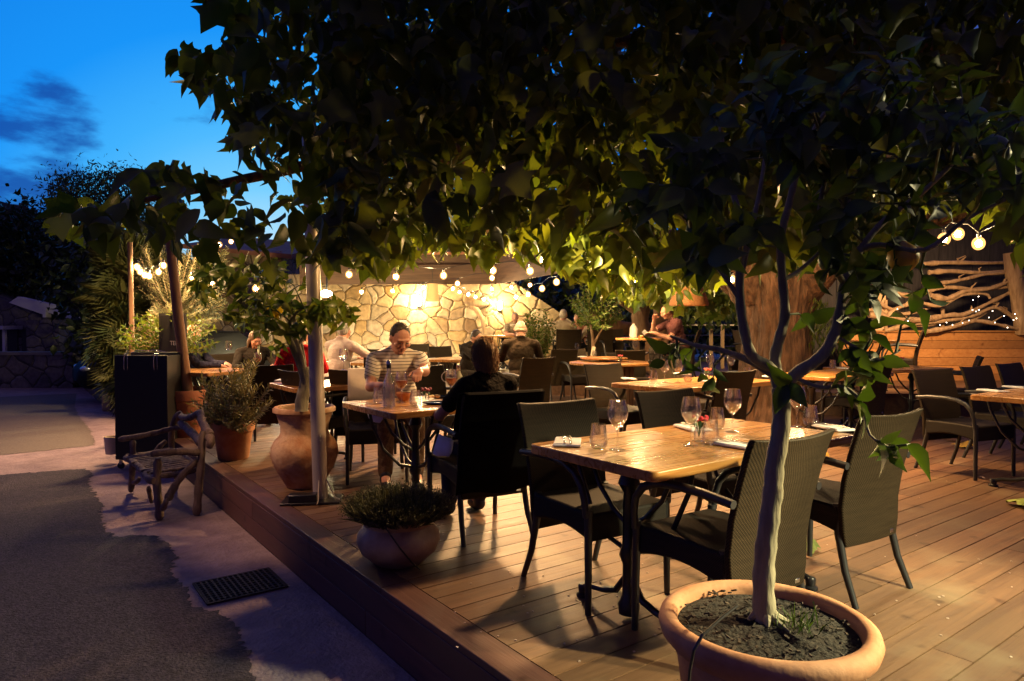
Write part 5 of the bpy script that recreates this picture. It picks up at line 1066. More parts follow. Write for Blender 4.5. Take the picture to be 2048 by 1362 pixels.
n=2600; th=rng.uniform(0,2*PI,n); rr=np.sqrt(rng.random(n))*.20; base=np.stack([rpot.location.x+rr*np.cos(th),rpot.location.y+rr*np.sin(th),np.full(n,.235)],1)
out=np.stack([np.cos(th)*rr/.20*1.15,np.sin(th)*rr/.20*1.15,1.0+.0*rr],1)+rng.normal(0,.22,(n,3)); out=unit(out); ln=rng.uniform(.09,.20,n)*(1.15-.25*rr/.2)
leaves('stalks',base,out,rnd_dirs(n),ln,tmpl_narrow(.012),LEAFT,s2,s2.location)
k=9; lpn=np.repeat(base,k,0)+np.repeat(out*ln[:,None],k,0)*rng.uniform(.35,1,(n*k,1)); leaves('foliage',lpn,np.repeat(out,k,0)+rng.normal(0,.8,(n*k,3)),rnd_dirs(n*k),rng.uniform(.008,.016,n*k),tmpl_narrow(.16),LEAFT,s2,s2.location)
# bright plant with slim trunk in the red pot
s3=empty('ficus_tree','yellow green small leaved tree with a slim trunk in the red pot','tree',rdp.location+Vector((0,0,.5)))
limbs('trunk',[([rdp.location+Vector((0,0,.48)),P(355,745,8.72),P(357,700,8.74),P(348,680,8.74),P(335,660,8.74)],.022,.012),([P(357,700,8.74),P(375,680,8.7),P(395,650,8.7)],.012,.006),([P(348,682,8.74),P(310,665,8.8),P(270,660,8.85)],.012,.005)],BARKO,s3,s3.location)
stems(s3,P(350,690,8.74),[(225,690),(228,660),(270,625),(330,610),(380,620),(430,640),(440,680),(420,710),(380,700),(330,700),(290,722),(250,715)],120,lambda x,y: rng.uniform(8.2,9.3,len(x)),1,(.05,.085),LEAFB,.06,TOVS)
# large olive behind
s4=empty('olive_tree','big grey olive tree lit by the left string of bulbs','tree',c2w(wx(350,11.5),11.5,0))
limbs('trunk',[([s4.location,s4.location+Vector((.05,0,.8)),P(350,660,11.5),P(345,600,11.5)],.13,.07),([P(350,650,11.5),P(310,590,11.5),P(290,530,11.5)],.06,.02),([P(347,620,11.5),P(390,560,11.5),P(400,500,11.5)],.06,.02)],BARKO,s4,s4.location)
stems(s4,P(345,625,11.5),[(262,600),(255,560),(270,500),(300,475),(330,490),(345,470),(380,490),(420,478),(455,490),(465,560),(470,620),(440,660),(380,670),(300,660)],330,lambda x,y: rng.uniform(10.6,12.6,len(x)),1,(.06,.11),LEAFO,.028,tmpl_narrow(.11))
# fan palm
pm=empty('fan_palm','shaggy fan palm with spiky fronds left of the upright pole','palm',c2w(wx(268,12.0),12.0,GZ))
limbs('trunk',[([pm.location,pm.location+Vector((0,0,1.2)),pm.location+Vector((.02,0,2.3))],.17,.13)],BARKO,pm,pm.location,12)
n=270; t=rng.random(n); az=rng.uniform(0,2*PI,n); c0=np.array(pm.location); el=np.radians(75-150*(1-t)); hz_=.75+1.75*t
d=np.stack([np.cos(az)*np.cos(el),np.sin(az)*np.cos(el),np.sin(el)],1); pl=c0+np.stack([0*az,0*az,hz_],1)+d*rng.uniform(.22,.42,(n,1)); 
leaves('fronds',pl,d+np.array([0,0,-.35]),rnd_dirs(n)+np.array([0,0,.6]),rng.uniform(.40,.60,n),TFAN,PALML,pm,pm.location)
q=MB()
for i in range(n): q.tube([Vector(c0+np.array([0,0,hz_[i]]))-pm.location,Vector(pl[i])-pm.location],[.012,.008],5,False)
q.build('frond_stalks',mat('stalk',(.12,.14,.05),.6),pm)
# dark trees beyond the road
def dark_tree(name,label,base,trunkpath,poly,n,d0,d1,size,tm,m,r0=.12):
    t=empty(name,label,'tree',base); limbs('trunk',[(p,a,b_) for p,a,b_ in trunkpath],mat('dark_bark_%d'%len(MAT),(.03,.024,.02),.9),t,base)
    lp=sample(poly,n,lambda x,y: rng.uniform(d0,d1,len(x))); 
    # gather leaves into clumps
    ce=lp[rng.integers(0,n,max(8,n//45))]; idx=rng.integers(0,len(ce),n); lp=np.where((rng.random(n)<.6)[:,None],ce[idx]+rng.normal(0,.28,(n,3)),lp)
    leaves('crown',lp,rnd_dirs(n)+np.array([0,0,-.3]),rnd_dirs(n),rng.uniform(size[0],size[1],n),tm,m,t,base); return t
b_=c2w(wx(205,21),21,GZ)
dark_tree('acacia_tree','feathery dark tree against the blue sky above the palm',b_,[([b_,P(206,600,21),P(215,520,21),P(222,450,21)],.16,.06),([P(210,560,21),P(160,470,21),P(130,400,21)],.08,.02),([P(218,500,21),P(260,430,21),P(285,380,21)],.08,.02),([P(217,520,21),P(205,450,21),P(200,390,21)],.07,.02)],[(98,400),(100,360),(150,345),(190,350),(215,340),(262,345),(290,390),(322,440),(320,470),(255,480),(180,490),(150,450),(90,440)],8500,19.5,22.5,(.10,.20),tmpl_narrow(.15),LEAFD)
b_=c2w(wx(60,25),25,GZ)
dark_tree('broadleaf_tree','broad black tree crown over the stone house roof',b_,[([b_,P(60,560,25),P(60,480,25)],.25,.1)],[(-120,600),(-120,420),(0,415),(25,410),(60,415),(110,440),(160,480),(200,520),(215,600),(170,620),(110,605),(60,590),(0,600)],6500,23.6,27,(.16,.30),TOV,LEAFD)
b_=c2w(wx(200,17),17,GZ)
dark_tree('leaning_tree','slender tree with a curved leaning trunk behind the parked car',b_,[([b_,P(192,690,17),P(172,640,17),P(150,605,17),P(128,575,17)],.11,.06),([P(172,640,17),P(150,610,17.4),P(120,590,17.6)],.05,.02)],[(110,560),(150,500),(200,470),(260,480),(275,560),(240,640),(215,720),(185,740),(160,700),(150,640)],2600,16.4,18.6,(.14,.26),TOV,LEAFD)
# greenery at the back of the terrace
def small_plant(label,base,poly,n,d0,d1,size,m,tm=TOVS,trunk=None,cat='shrub',name='potted_shrub'):
    t=empty(name,label,cat,base)
    if trunk: limbs('trunk',trunk,BARKO,t,base)
    stems(t,trunk[0][0][-1] if trunk else base,poly,n,lambda x,y: rng.uniform(d0,d1,len(x)),1,size,m,.05,tm); return t
b_=c2w(wx(1075,13.4),13.4,RZ)
small_plant('leafy bright shrub between the bald man in the dark jacket and the diners in cream',b_,[(1030,690),(1035,650),(1050,625),(1075,605),(1100,620),(1115,650),(1112,690),(1090,712),(1060,715)],90,13.0,13.9,(.06,.10),leafmat('shrub_leaf',(.05,.10,.02),(.13,.18,.04),.35),TOVS,[([b_,b_+Vector((0,0,.25))],.03,.02)])
pb=pot('terracotta_pot','dark pot under the bright shrub on the raised terrace',b_,[(0,0),(.14,0),(.19,.25),(.18,.26),(0,.24)],TERRA3,0,0,24)
b_=c2w(wx(1185,12.6),12.6,RZ)
small_plant('small tree with a thin forked stem in front of the cable railing',b_,[(1125,620),(1130,585),(1170,565),(1215,555),(1260,580),(1262,620),(1240,660),(1200,665),(1150,655)],95,12.0,13.4,(.06,.10),MAT['shrub_leaf'],TOVS,[([b_,P(1186,690,12.6),P(1183,660,12.6),P(1180,640,12.6)],.035,.02),([P(1186,690,12.6),P(1200,665,12.6),P(1215,640,12.6)],.025,.012)],'tree','small_tree')
b_=c2w(wx(1280,14.6),14.6,0)
t=empty('forked_tree','pale barked tree forking into several stout limbs behind the railing','tree',b_)
limbs('trunk',[([b_,P(1284,680,14.6),P(1280,640,14.6),P(1277,615,14.6),P(1262,580,14.6),P(1250,545,14.6)],.24,.10),([P(1281,640,14.6),P(1292,600,14.6),P(1308,565,14.6),P(1320,520,14.6)],.16,.08),([P(1276,625,14.6),P(1252,610,14.5),P(1228,596,14.4)],.10,.05)],barkmat('pale_bark',(.22,.12,.06),(.40,.24,.13),8,1.5,.8),t,b_,12)
lp=sample([(1170,480),(1300,470),(1480,480),(1490,580),(1430,640),(1330,610),(1240,600),(1180,570)],900,lambda x,y: rng.uniform(10.5,15.5,len(x))); n=len(lp); leaves('crown',lp,np.stack([rng.normal(0,.4,n),rng.normal(0,.4,n),-np.ones(n)],1),rnd_dirs(n),rng.uniform(.12,.24,n),TLOB,LEAFB,t,b_)
b_=c2w(wx(1318,15.2),15.2,0)
t=empty('forked_tree','second pale trunk with a leaning limb behind the man in maroon','tree',b_)
limbs('trunk',[([b_,P(1322,670,15.2),P(1320,620,15.2),P(1328,585,15.2),P(1340,540,15.2)],.20,.09),([P(1322,640,15.2),P(1345,605,15.2),P(1365,570,15.2),P(1380,520,15.2)],.13,.06),([P(1320,660,15.2),P(1240,655,15.0),P(1205,625,14.9)],.16,.14)],MAT['pale_bark'],t,b_,12)
lp=sample([(1330,600),(1390,590),(1480,600),(1490,640),(1420,655),(1345,640)],260,lambda x,y: rng.uniform(13.5,15.3,len(x))); n=len(lp); leaves('crown',lp,np.stack([rng.normal(0,.4,n),rng.normal(0,.4,n),-np.ones(n)],1),rnd_dirs(n),rng.uniform(.08,.16,n),TOV,LEAFP,t,b_)
b_=c2w(5,21,GZ)
dark_tree('dark_hedge','black mass of shrubs in the night behind the railing',b_,[([b_,b_+Vector((0,0,1.5))],.1,.05)],[(1010,640),(1020,572),(1110,560),(1200,575),(1500,580),(1720,590),(1740,700),(1090,700)],3600,18.5,21,(.2,.35),TOV,LEAFD)
# wicker pendant lamp
t=empty('wicker_pendant','woven wicker pendant shade hanging in the canopy','lamp',P(1378,590,10.2))
WK=mat('wicker',(.42,.19,.07),.7,(.25,.10,.035),scale=60,bump=.8,stretch=(1,1,2.5))
MB().lathe([(.28,-.16),(.29,-.13),(.24,.03),(.15,.2),(.08,.34),(.07,.34),(.14,.2),(.23,.03),(.275,-.15)],36,closed=True).build('shade',WK,t); MB().tube([(0,0,.34),(0,0,1.2)],.006,6).build('cable',BLK,t); MB().ell((0,0,0),(.05,.05,.06)).build('bulb',emis('pendant_glow',(1,.62,.25),22),t)
# ================================================================== STRING LIGHTS
BG=emis('filament_glow',(1,.70,.33),520)
m_g,ns,L=nt('halo_globe'); out=N(ns,'ShaderNodeOutputMaterial'); e1=N(ns,'ShaderNodeEmission'); e1.inputs[0].default_value=(1,.46,.13,1); e1.inputs[1].default_value=3.2; t1=N(ns,'ShaderNodeBsdfTransparent'); mx=N(ns,'ShaderNodeMixShader'); mx.inputs[0].default_value=.36; L.new(t1.outputs[0],mx.inputs[1]); L.new(e1.outputs[0],mx.inputs[2]); L.new(mx.outputs[0],out.inputs[0])  # glowing shell imitates the soft halo around each bright bulb core
bulbm=MB().ell((0,0,0),(.024,.024,.028),n=12,m=6).mesh('filament'); bulbm.materials.append(BG)
globem=MB().ell((0,0,0),(.048,.048,.053),n=18,m=10).mesh('globe'); globem.materials.append(m_g)
sockm=MB().lathe([(0,.04),(.014,.041),(.015,.075),(.006,.085),(0,.085)],10).mesh('socket'); sockm.materials.append(BLK)
def string(label,pts,sag=.05):
    w=[P(a,b_,d) for a,b_,d in pts]; t=empty('string_lights',label,'string lights',w[0],0,'strings of bulbs over the terrace'); org=w[0]; wl=[]
    for i,p in enumerate(w):
        g_=link('bulb',globem,t,0,p-org); link('filament',bulbm,g_); link('socket',sockm,g_); top=p-org+Vector((0,0,.085)); 
        if i: wl.append(wl[-1].lerp(top,.5)+Vector((0,0,-sag*.3+.05)) )
        wl.append(top)
    MB().tube(wl,.004,5,False).build('wire',BLK,t)
string('string of bulbs running level before the brown fascia board',[(698,549,9.4),(792,553,9.2),(887,551,9.0),(986,541,8.8),(1060,542,8.5),(1085,520,8.2),(1125,492,7.8)])
string('string of bulbs against the lit stone wall left of the wall lamps',[(723,584,13),(785,582,12.8),(847,575,12.5),(915,567,12.0),(984,556,11.5)])
string('string of bulbs dipping past the driftwood ornament and up to the right',[(906,577,15),(919,584,14.6),(937,589,14.2),(951,594,13.8),(968,599,13.4),(1032,594,11.5),(1056,589,11),(1084,577,10.4),(1113,564,9.8),(1145,547,9.2),(1183,524,8.6)])
string('short string of bulbs by the roof corner under the dark sky',[(984,578,15),(1023,575,14.6),(1060,570,14.2)])
string('string of bulbs hanging among the yellow leaves in the middle',[(986,482,7.6),(1137,524,7.8),(1282,541,8.2),(1272,566,9.5),(1464,559,8.0)])
string('string of bright bulbs hanging in the leaves above the driftwood screen',[(1768,480,6.0),(1888,478,5.6),(1916,468,5.8),(1957,487,5.5),(2022,472,5.8),(1940,408,4.6)])
string('drooping string of bulbs beside the upright pole on the left',[(274,534,9.4),(281,543,9.5),(290,550,9.6),(298,552,9.7),(317,544,9.9),(327,531,10.0)])
string('sparse string of bulbs through the olive tree on the left',[(384,554,10.2),(423,565,9.6),(470,572,9.2),(512,577,9.0)]); string('lone pair of bulbs by the tiled eaves',[(439,489,12.5),(462,483,13.5)])
# ================================================================== FALLEN LEAVES AND PETALS
def fallen(px,py,size,c,label,tm=TLOB,z=0.004):
    p=G(px,py,0); m=mat('fallen_%d'%len(MAT),c,.7,tuple(k*.6 for k in c),scale=20); o=leaves('fallen_leaf',[(p.x,p.y,z+.012)],[(random.uniform(-1,1),random.uniform(-1,1),.05)],[(0,0,1)],[size],tm,m); 
    o.location=(p.x,p.y,0); 
    v=np.zeros(len(o.data.vertices)*3); o.data.vertices.foreach_get('co',v); v=v.reshape(-1,3)-np.array([p.x,p.y,0]); v[:,2]-=v[:,2].min()-.004; o.data.vertices.foreach_set('co',v.reshape(-1)); o.data.update(); tag(o,label,'leaf','leaves fallen on the deck')
fallen(1945,897,.20,(.45,.28,.04),'yellow leaf fallen behind the chair at the right edge'); fallen(2032,1015,.26,(.28,.36,.06),'big pale green leaf lying at the right edge of the deck'); fallen(1925,862,.22,(.20,.11,.05),'curled brown leaf by the legs of the angled table chair')
fallen(1905,880,.22,(.18,.09,.04),'flat brown leaf left of the yellow fallen leaf'); fallen(1650,913,.13,(.45,.30,.05),'yellow leaf seen under the outer chair armrest'); fallen(1612,1095,.16,(.12,.16,.03),'green leaf under the front table by the cast iron foot'); fallen(1955,955,.08,(.5,.35,.3),'tiny pale leaf by the right chair leg',TOV)
q=MB()
for k in range(70):
    p=G(random.uniform(900,1350),random.uniform(1000,1330),0) if k<45 else G(random.uniform(1600,2040),random.uniform(900,1340),0); q.box((p.x,p.y,.003),(.009,.007,.003),Euler((0,0,random.random()*3)).to_matrix())
tag(q.build('confetti',mat('confetti',(.55,.42,.36),.7),smooth=False),kind='stuff')
# ================================================================== PEOPLE
def remesh(mb,name,voxel,m,parent=None,smooth=5,fac=.5):
    me=mb.mesh(name,False); ob=bpy.data.objects.new(name,me); COL.objects.link(ob)
    r=ob.modifiers.new('r','REMESH'); r.mode='VOXEL'; r.voxel_size=voxel; r.use_smooth_shade=True
    s=ob.modifiers.new('s','SMOOTH'); s.factor=fac; s.iterations=smooth
    dg=bpy.context.evaluated_depsgraph_get(); nm=bpy.data.meshes.new_from_object(ob.evaluated_get(dg)); bpy.data.objects.remove(ob)
    nm.polygons.foreach_set('use_smooth',[True]*len(nm.polygons)); nm.materials.clear(); nm.materials.append(m); o=link(name,nm,parent); return o
HAIRM={}
def hairmat(k,c,c2):
    if k not in HAIRM: HAIRM[k]=mat('hair_'+k,c,.55,c2,scale=1,detail=4,bump=.7,bscale=1.2,stretch=(120,120,14))
    return HAIRM[k]
def person(label,x,y,z,rot,lean=8,head=(8,0,0),hands=None,shirt=None,pants=None,hair='short',hm=None,vox=.010,sleeve='short',scale=1.0,group=None,skin=None,twist=0,legs=True,collar=False,sw=1.0,strands=None):
    Lr=math.radians; body=MB(); sh=MB(); pn=MB(); hr=MB()
    R0=Euler((-Lr(lean),0,0)).to_matrix(); hip=Vector((0,-.10,.55)); up=R0@Vector((0,0,1)); fw=R0@Vector((0,1,0)); rt=Vector((sw,0,0))
    TW=Matrix.Rotation(Lr(twist),3,up)
    def S(a,b_,c): return hip+TW@(rt*a+fw*b_)+up*c
    RT=TW@R0
    for mbx,k in ((body,-.014),(sh,0)):
        mbx.ell(S(0,0,.02),((.175+k)*sw,.13+k,.13+k),RT); mbx.ell(S(0,.015,.16),((.165+k)*sw,.125+k,.17+k),RT); mbx.ell(S(0,.005,.34),((.180+k)*sw,.122+k,.17+k),RT); mbx.cap(S(-.155,-.01,.445),.062+k,S(.155,-.01,.445),.062+k)
        mbx.cap(S(-.10,-.01,.465),.055+k,S(0,-.005,.50),.06+k); mbx.cap(S(.10,-.01,.465),.055+k,S(0,-.005,.50),.06+k)
    nb=S(0,-.005,.50); Hc=nb+up*.125+fw*.025
    RH=TW@Euler((0,0,Lr(head[1]))).to_matrix()@Euler((-Lr(head[0]),Lr(head[2]),0)).to_matrix()@R0
    Hc=nb+up*.06+RH@Vector((0,.03,.085))
    def Hd(a,b_,c): return Hc+RH@Vector((a,b_,c))
    body.cap(nb-up*.03,.062,Hd(0,-.025,-.04),.052)
    body.ell(Hc,(.075,.095,.104),RH); body.ell(Hd(0,.028,-.035),(.062,.066,.082),RH); body.ell(Hd(0,.045,-.078),(.046,.044,.034),RH); body.cap(Hd(0,.092,.008),.009,Hd(0,.112,-.030),.0135); body.ell(Hd(0,.106,-.034),(.019,.012,.009),RH)
    body.ell(Hd(0,.082,.024),(.052,.018,.012),RH); body.ell(Hd(0,.094,-.060),(.024,.010,.0085),RH); body.ell(Hd(0,.084,-.094),(.020,.016,.015),RH)
    for s in (-1,1): body.ell(Hd(.077*s,-.006,-.012),(.011,.021,.031),RH); body.ell(Hd(.042*s,.070,-.025),(.026,.022,.022),RH)
    hands=hands or {}
    for s,k in ((-1,'L'),(1,'R')):
        sh_=S(.185*s,-.01,.435); Wp=Vector(hands.get(k,(.17*s,.40,.80))); a_,b2=.30,.265; v=Wp-sh_; d=min(v.length,a_+b2-.015); vd=v.normalized(); Wp=sh_+vd*d
        xx=(a_*a_-b2*b2+d*d)/(2*d); h=math.sqrt(max(0,a_*a_-xx*xx)); hint=Vector((.75*s,-.35,-.85)); pv=(hint-vd*hint.dot(vd)).normalized(); E_=sh_+vd*xx+pv*h
        body.cap(sh_,.050,E_,.041); body.cap(E_,.042,Wp,.027)
        if sleeve=='short': sh.cap(sh_,.066,sh_.lerp(E_,.62),.060)
        else: sh.cap(sh_,.064,E_,.052); sh.cap(E_,.052,E_.lerp(Wp,.93),.038)
        fd=(Wp-E_).normalized(); hd=(fd+Vector((0,0,-.25))).normalized(); pn_=Vector((0,0,-1)); sd_=hd.cross(pn_).normalized(); pn_=sd_.cross(hd).normalized()*1.0
        if pn_.z>0: pn_=-pn_
        inn=sd_ if sd_.x*(-s)>0 else -sd_
        RP=Matrix((sd_,hd,sd_.cross(hd))).transposed()
        body.ell(Wp+hd*.052,(.040,.056,.017),RP); body.cap(Wp-fd*.01,.027,Wp+hd*.03,.026)
        for i,(o_,l1) in enumerate(((-.029,.040),(-.010,.046),(.010,.043),(.028,.034))):
            b0=Wp+hd*.092+inn*(-o_); c1=(hd*.92+pn_*(.30+.06*i)).normalized(); c2_=(hd*.55+pn_*.85).normalized(); b1=b0+c1*l1; body.cap(b0-hd*.015,.0098,b1,.0088); body.cap(b1,.0088,b1+c2_*l1*.72,.0075)
        tb_=Wp+hd*.030+inn*.030; t1=(hd*.62+inn*.72+pn_*.25).normalized(); t2=(hd*.9+inn*.25+pn_*.4).normalized(); body.cap(tb_,.0145,tb_+t1*.040,.011); body.cap(tb_+t1*.040,.011,tb_+t1*.040+t2*.030,.0085)
    if legs:
        for s in (-1,1):
            h0=hip+Vector((.09*s,0,-.01)); kn=Vector((.115*s,.36,.52)); an=Vector((.12*s,.33,.10)); 
            body.cap(h0,.072,kn,.052); body.cap(kn,.050,an,.036); body.cap(an,.036,an+Vector((0,.15,-.06)),.030)
            pn.cap(h0,.088,kn,.068); pn.cap(kn,.068,Vector((.12*s,.32,.13)),.058)
        pn.ell(hip+Vector((0,0,-.0)),(.178,.135,.11))
    vx=vox
    mp_={'short':lambda: (hr.ell(Hd(0,-.019,.022),(.079,.090,.093),RH),hr.ell(Hd(0,-.052,-.028),(.069,.054,.070),RH)),
     'bob':lambda:(hr.ell(Hd(0,-.018,.020),(.088,.103,.101),RH),hr.ell(Hd(0,-.052,-.048),(.082,.056,.090),RH),hr.cap(Hd(-.070,-.012,-.01),.026,Hd(-.060,-.035,-.095),.020),hr.cap(Hd(.070,-.012,-.01),.026,Hd(.060,-.035,-.095),.020)),
     'long':lambda:(hr.ell(Hd(0,-.016,.020),(.088,.104,.104),RH),hr.ell(Hd(0,-.055,-.08),(.090,.060,.13),RH),hr.cap(Hd(-.072,.0,-.01),.026,Hd(-.08,-.01,-.18),.02),hr.cap(Hd(.072,.0,-.01),.026,Hd(.08,-.01,-.18),.02)),
     'fringe':lambda:(hr.ell(Hd(0,-.034,-.030),(.079,.066,.036),RH),)}
    mp_[hair]()
    o=remesh(body,'person',vx,skin or SKIN,None,4,.45); tag(o,label,'person',group); o.location=(x,y,z); o.rotation_euler=(0,0,rot); o.scale=(scale,)*3
    if collar:
        for s in (-1,1): sh.tube([S(.012*s,.088,.425),S(.055*s,.062,.475),S(.072*s,.0,.515),S(.045*s,-.06,.53),S(0,-.072,.535)],[.016,.02,.02,.018,.018],8,flat=.6)
    c=remesh(sh,'shirt',max(vx,.008),shirt,o,4,.5)
    if legs: remesh(pn,'trousers',max(vx,.012),pants,o,4,.5)
    h=remesh(hr,'hair',max(.006,vx*.8),hm,o,3,.4)
    if strands:
        me=h.data; nv=len(me.vertices); co=np.zeros(nv*3); no=np.zeros(nv*3); me.vertices.foreach_get('co',co); me.vertices.foreach_get('normal',no); co=co.reshape(-1,3); no=no.reshape(-1,3)
        idx=rng.integers(0,nv,strands[0]); p_=co[idx]; n_=no[idx]; dn=np.array(RH@Vector((0,-.25,-1)))[None]*np.ones((len(idx),1)); top=np.array(RH@Vector((0,.1,1)))
        sw_=np.array(RH@Vector((0,-.8,.1)))[None]; up_=(n_@top)[:,None]; d_=dn*(1-np.clip(up_,0,1))+(sw_+rng.normal(0,.35,(len(idx),3)))*np.clip(up_,0,1); d_=d_-n_*np.sum(d_*n_,1,keepdims=True)*.85+rng.normal(0,.10,(len(idx),3))
        leaves('hair_strands',p_+n_*.001,d_,n_,rng.uniform(strands[1]*.6,strands[1]*1.2,len(idx)),tmpl_narrow(.035),hm,o)
    if legs:
        for s in (-1,1):
            sm_=MB(); sm_.ell(Vector((.12*s,.40,.045)),(.045,.125,.045)); sm_.cap(Vector((.12*s,.32,.06)),.045,Vector((.12*s,.34,.12)),.046); remesh(sm_,'shoe',.012,BLKM,o,3)
    ey=MB()
    for s in (-1,1): ey.ell(Hd(.031*s,.089,.001),(.0135,.008,.0045),RH,8,6)
    ey.build('eyes',mat('eye_dark_%d'%len(MAT),(.02,.012,.01),.3),o)
    return o,c
r_=math.radians
def to_local(p,x,y,z,rot): return Euler((0,0,-rot)).to_matrix()@(Vector(p)-Vector((x,y,z)))
DARK=mat('dark_cloth',(.022,.018,.016),.9,(.035,.028,.024),scale=14,bump=.2); GREYT=mat('charcoal_top',(.010,.008,.007),.95,(.016,.012,.010),scale=20,bump=.15); NAVY=mat('navy_knit',(.018,.018,.045),.9,(.03,.03,.06),scale=18,bump=.2)
RED=mat('red_fleece',(.50,.012,.018),.9,(.62,.02,.025),scale=14,bump=.25); WHITE=mat('white_shirt',(.62,.52,.46),.85,(.7,.6,.54),scale=7,bump=.25); MAROON=mat('maroon_shirt',(.085,.032,.035),.85,(.11,.045,.045),scale=16,bump=.2); CRM=mat('cream_shirt',(.55,.42,.26),.85,(.62,.5,.33),scale=10,bump=.2)
JACK=mat('brown_jacket',(.020,.013,.008),.85,(.032,.021,.013),scale=9,bump=.5); TAN=mat('tan_trousers',(.10,.06,.038),.9,(.13,.085,.055),scale=14,bump=.2); FLOR=mat('floral_blouse',(.45,.36,.24),.85,(.12,.10,.08),scale=30)
for m_ in (DARK,GREYT,NAVY,RED,WHITE,MAROON,CRM,JACK,TAN,FLOR):
    m_.node_tree.nodes['Principled BSDF'].inputs['Specular IOR Level'].default_value=.12
    for b_ in m_.node_tree.nodes:
        if b_.type=='BUMP': b_.inputs['Strength'].default_value=.8; b_.inputs['Distance'].default_value=.05
STR=striped('striped_polo',(.66,.60,.50),(.035,.03,.035))
HB=hairmat('brown',(.06,.03,.015),(.15,.08,.04)); HG=hairmat('grey',(.22,.19,.16),(.40,.36,.31)); HD_=hairmat('dark',(.025,.016,.012),(.07,.045,.03)); HL=hairmat('light',(.30,.16,.07),(.52,.32,.15)); HP=hairmat('saltpepper',(.045,.033,.026),(.13,.10,.08))
fx,fy,frot=2.62,5.22,r_(158)
hl=to_local(P(836,776,4.80),fx,fy,0,frot); hr_=to_local(P(728,812,4.85),fx,fy,0,frot); 
o,c=person('man in a black and white striped polo looking down at his plate',fx,fy,0,frot,13,(18,14,0),{'L':tuple(hl),'R':(.10,.44,.80)},STR,TAN,'short',HP,.006,'short',1.04,collar=True,strands=(2600,.026))
# open neck of the polo
ex,ey_,er=2.46,3.68,r_(-9)
person('woman with light brown bobbed hair in a charcoal top seen from behind',ex,ey_,0,er,5,(10,-4,0),{'L':(-.21,.36,.77),'R':(.2,.40,.80)},GREYT,mat('navy_trousers',(.012,.014,.04),.9),'bob',HL,.007,'short',.935,sw=.88,strands=(4200,.05))
p=c2w(-2.43,7.85,0); person('diner in a bright red fleece seen from behind',p.x,p.y,0,r_(-20),8,(10,-10,0),None,RED,DARK,'short',HB,.011,'long',1.0)
p=c2w(-2.28,9.1,0); person('grey haired man in a white shirt reaching out to the right',p.x,p.y,0,r_(-62),14,(12,20,0),{'R':(.42,.34,.92),'L':(-.1,.42,.80)},WHITE,DARK,'short',HG,.011,'long',1.06,collar=True)
p=c2w(-4.18,9.0,0); person('bald man in a navy sweater seen in profile',p.x,p.y,0,r_(-128),4,(4,0,0),{'L':(-.08,.36,.78),'R':(.10,.38,.76)},NAVY,DARK,'fringe',HG,.011,'long',1.02)
p=c2w(-3.5,9.25,0); person('brown haired diner in dark clothes behind the lemon leaves',p.x,p.y,0,r_(175),10,(16,10,0),None,DARK,DARK,'long',HB,.012,'long',.96)
p=c2w(-.66,10.7,0); person('dark haired woman in a dark top leaning on her hand',p.x,p.y,0,r_(-165),20,(18,-6,14),{'R':(.05,.34,1.0),'L':(-.2,.38,.78)},DARK,DARK,'short',HD_,.011,'long',1.0)
p=c2w(.12,9.35,0); person('balding man in a brown jacket seen from behind',p.x,p.y,0,r_(-38),6,(6,4,0),None,JACK,DARK,'fringe',hairmat('pale',(.30,.21,.14),(.42,.32,.22)),.011,'long',1.06,collar=True)
p=c2w(.08,15.4,0); person('grey haired woman in a patterned blouse at the back by the stone wall',p.x,p.y,RZ,r_(158),6,(12,-20,0),None,FLOR,DARK,'short',HG,.013,'short',.98)
p=c2w(1.05,13.9,0); person('white haired man in cream seen from behind on the raised terrace',p.x,p.y,RZ,r_(-52),4,(4,-6,0),None,CRM,DARK,'short',hairmat('white',(.55,.45,.33),(.65,.56,.43)),.013,'long',1.0)
p=c2w(1.42,14.7,0); person('flushed diner facing us between the two in cream',p.x,p.y,RZ,r_(130),12,(14,0,0),None,mat('salmon_top',(.5,.2,.13),.9),DARK,'short',HB,.013,'long',.97)
p=c2w(1.68,13.45,0); person('diner in a cream top half hidden by the small forked tree',p.x,p.y,RZ,r_(-10),12,(10,10,0),None,CRM,DARK,'short',HG,.013,'long',.98)
p=c2w(2.78,11.5,0); person('man in a maroon shirt leaning forward chin on hand in profile',p.x,p.y,RZ,r_(62),22,(2,0,0),{'L':(-.12,.42,.80),'R':(.05,.36,1.02)},MAROON,DARK,'short',HB,.010,'short',1.06,collar=True)
# draped garments and napkins
def drape(label,x,y,rot,m,name='jacket',w=.262,zb=.30,thick=.045,zt=.915,cat=None):
    t=empty(name,label,cat or 'jacket',(x,y,0),rot); q=MB(); nx=16; rows=[(zb,-.300),(.45,-.306),(.6,-.325),(.74,-.362),(.85,-.40),(zt-.012,-.418),(zt,-.385),(zt-.01,-.322),(.82,-.285),(.72,-.25),(.62,-.222)]; vs=[]
    for i,(z,yy) in enumerate(rows):
        for k in range(nx+1):
            u=-1+2*k/nx; fo=.003*math.sin(u*6+i*.35)*(1 if i<5 else .4); vs.append((w*(1+.04*(i==0))*u,yy-fo-.02*(1-u*u)*(.3+z),z-.012*math.sin(u*4+1)*(i==0)))
    n_=nx+1; fs=[(i*n_+k,i*n_+k+1,(i+1)*n_+k+1,(i+1)*n_+k) for i in range(len(rows)-1) for k in range(nx)]; q.add(vs,fs); o=q.build('cloth',m,t,ang=80); sd=o.modifiers.new('solid','SOLIDIFY'); sd.thickness=.008; return t
drape('black jacket draped over the chair of the woman in the charcoal top',2.40,3.66,r_(-9),mat('black_jacket',(.005,.0045,.005),1.0,spec=.05))
drape('cream sweater hung over the chair of the striped man',2.50,5.37,r_(156),CREAM,'sweater',.245,.55,cat='sweater')
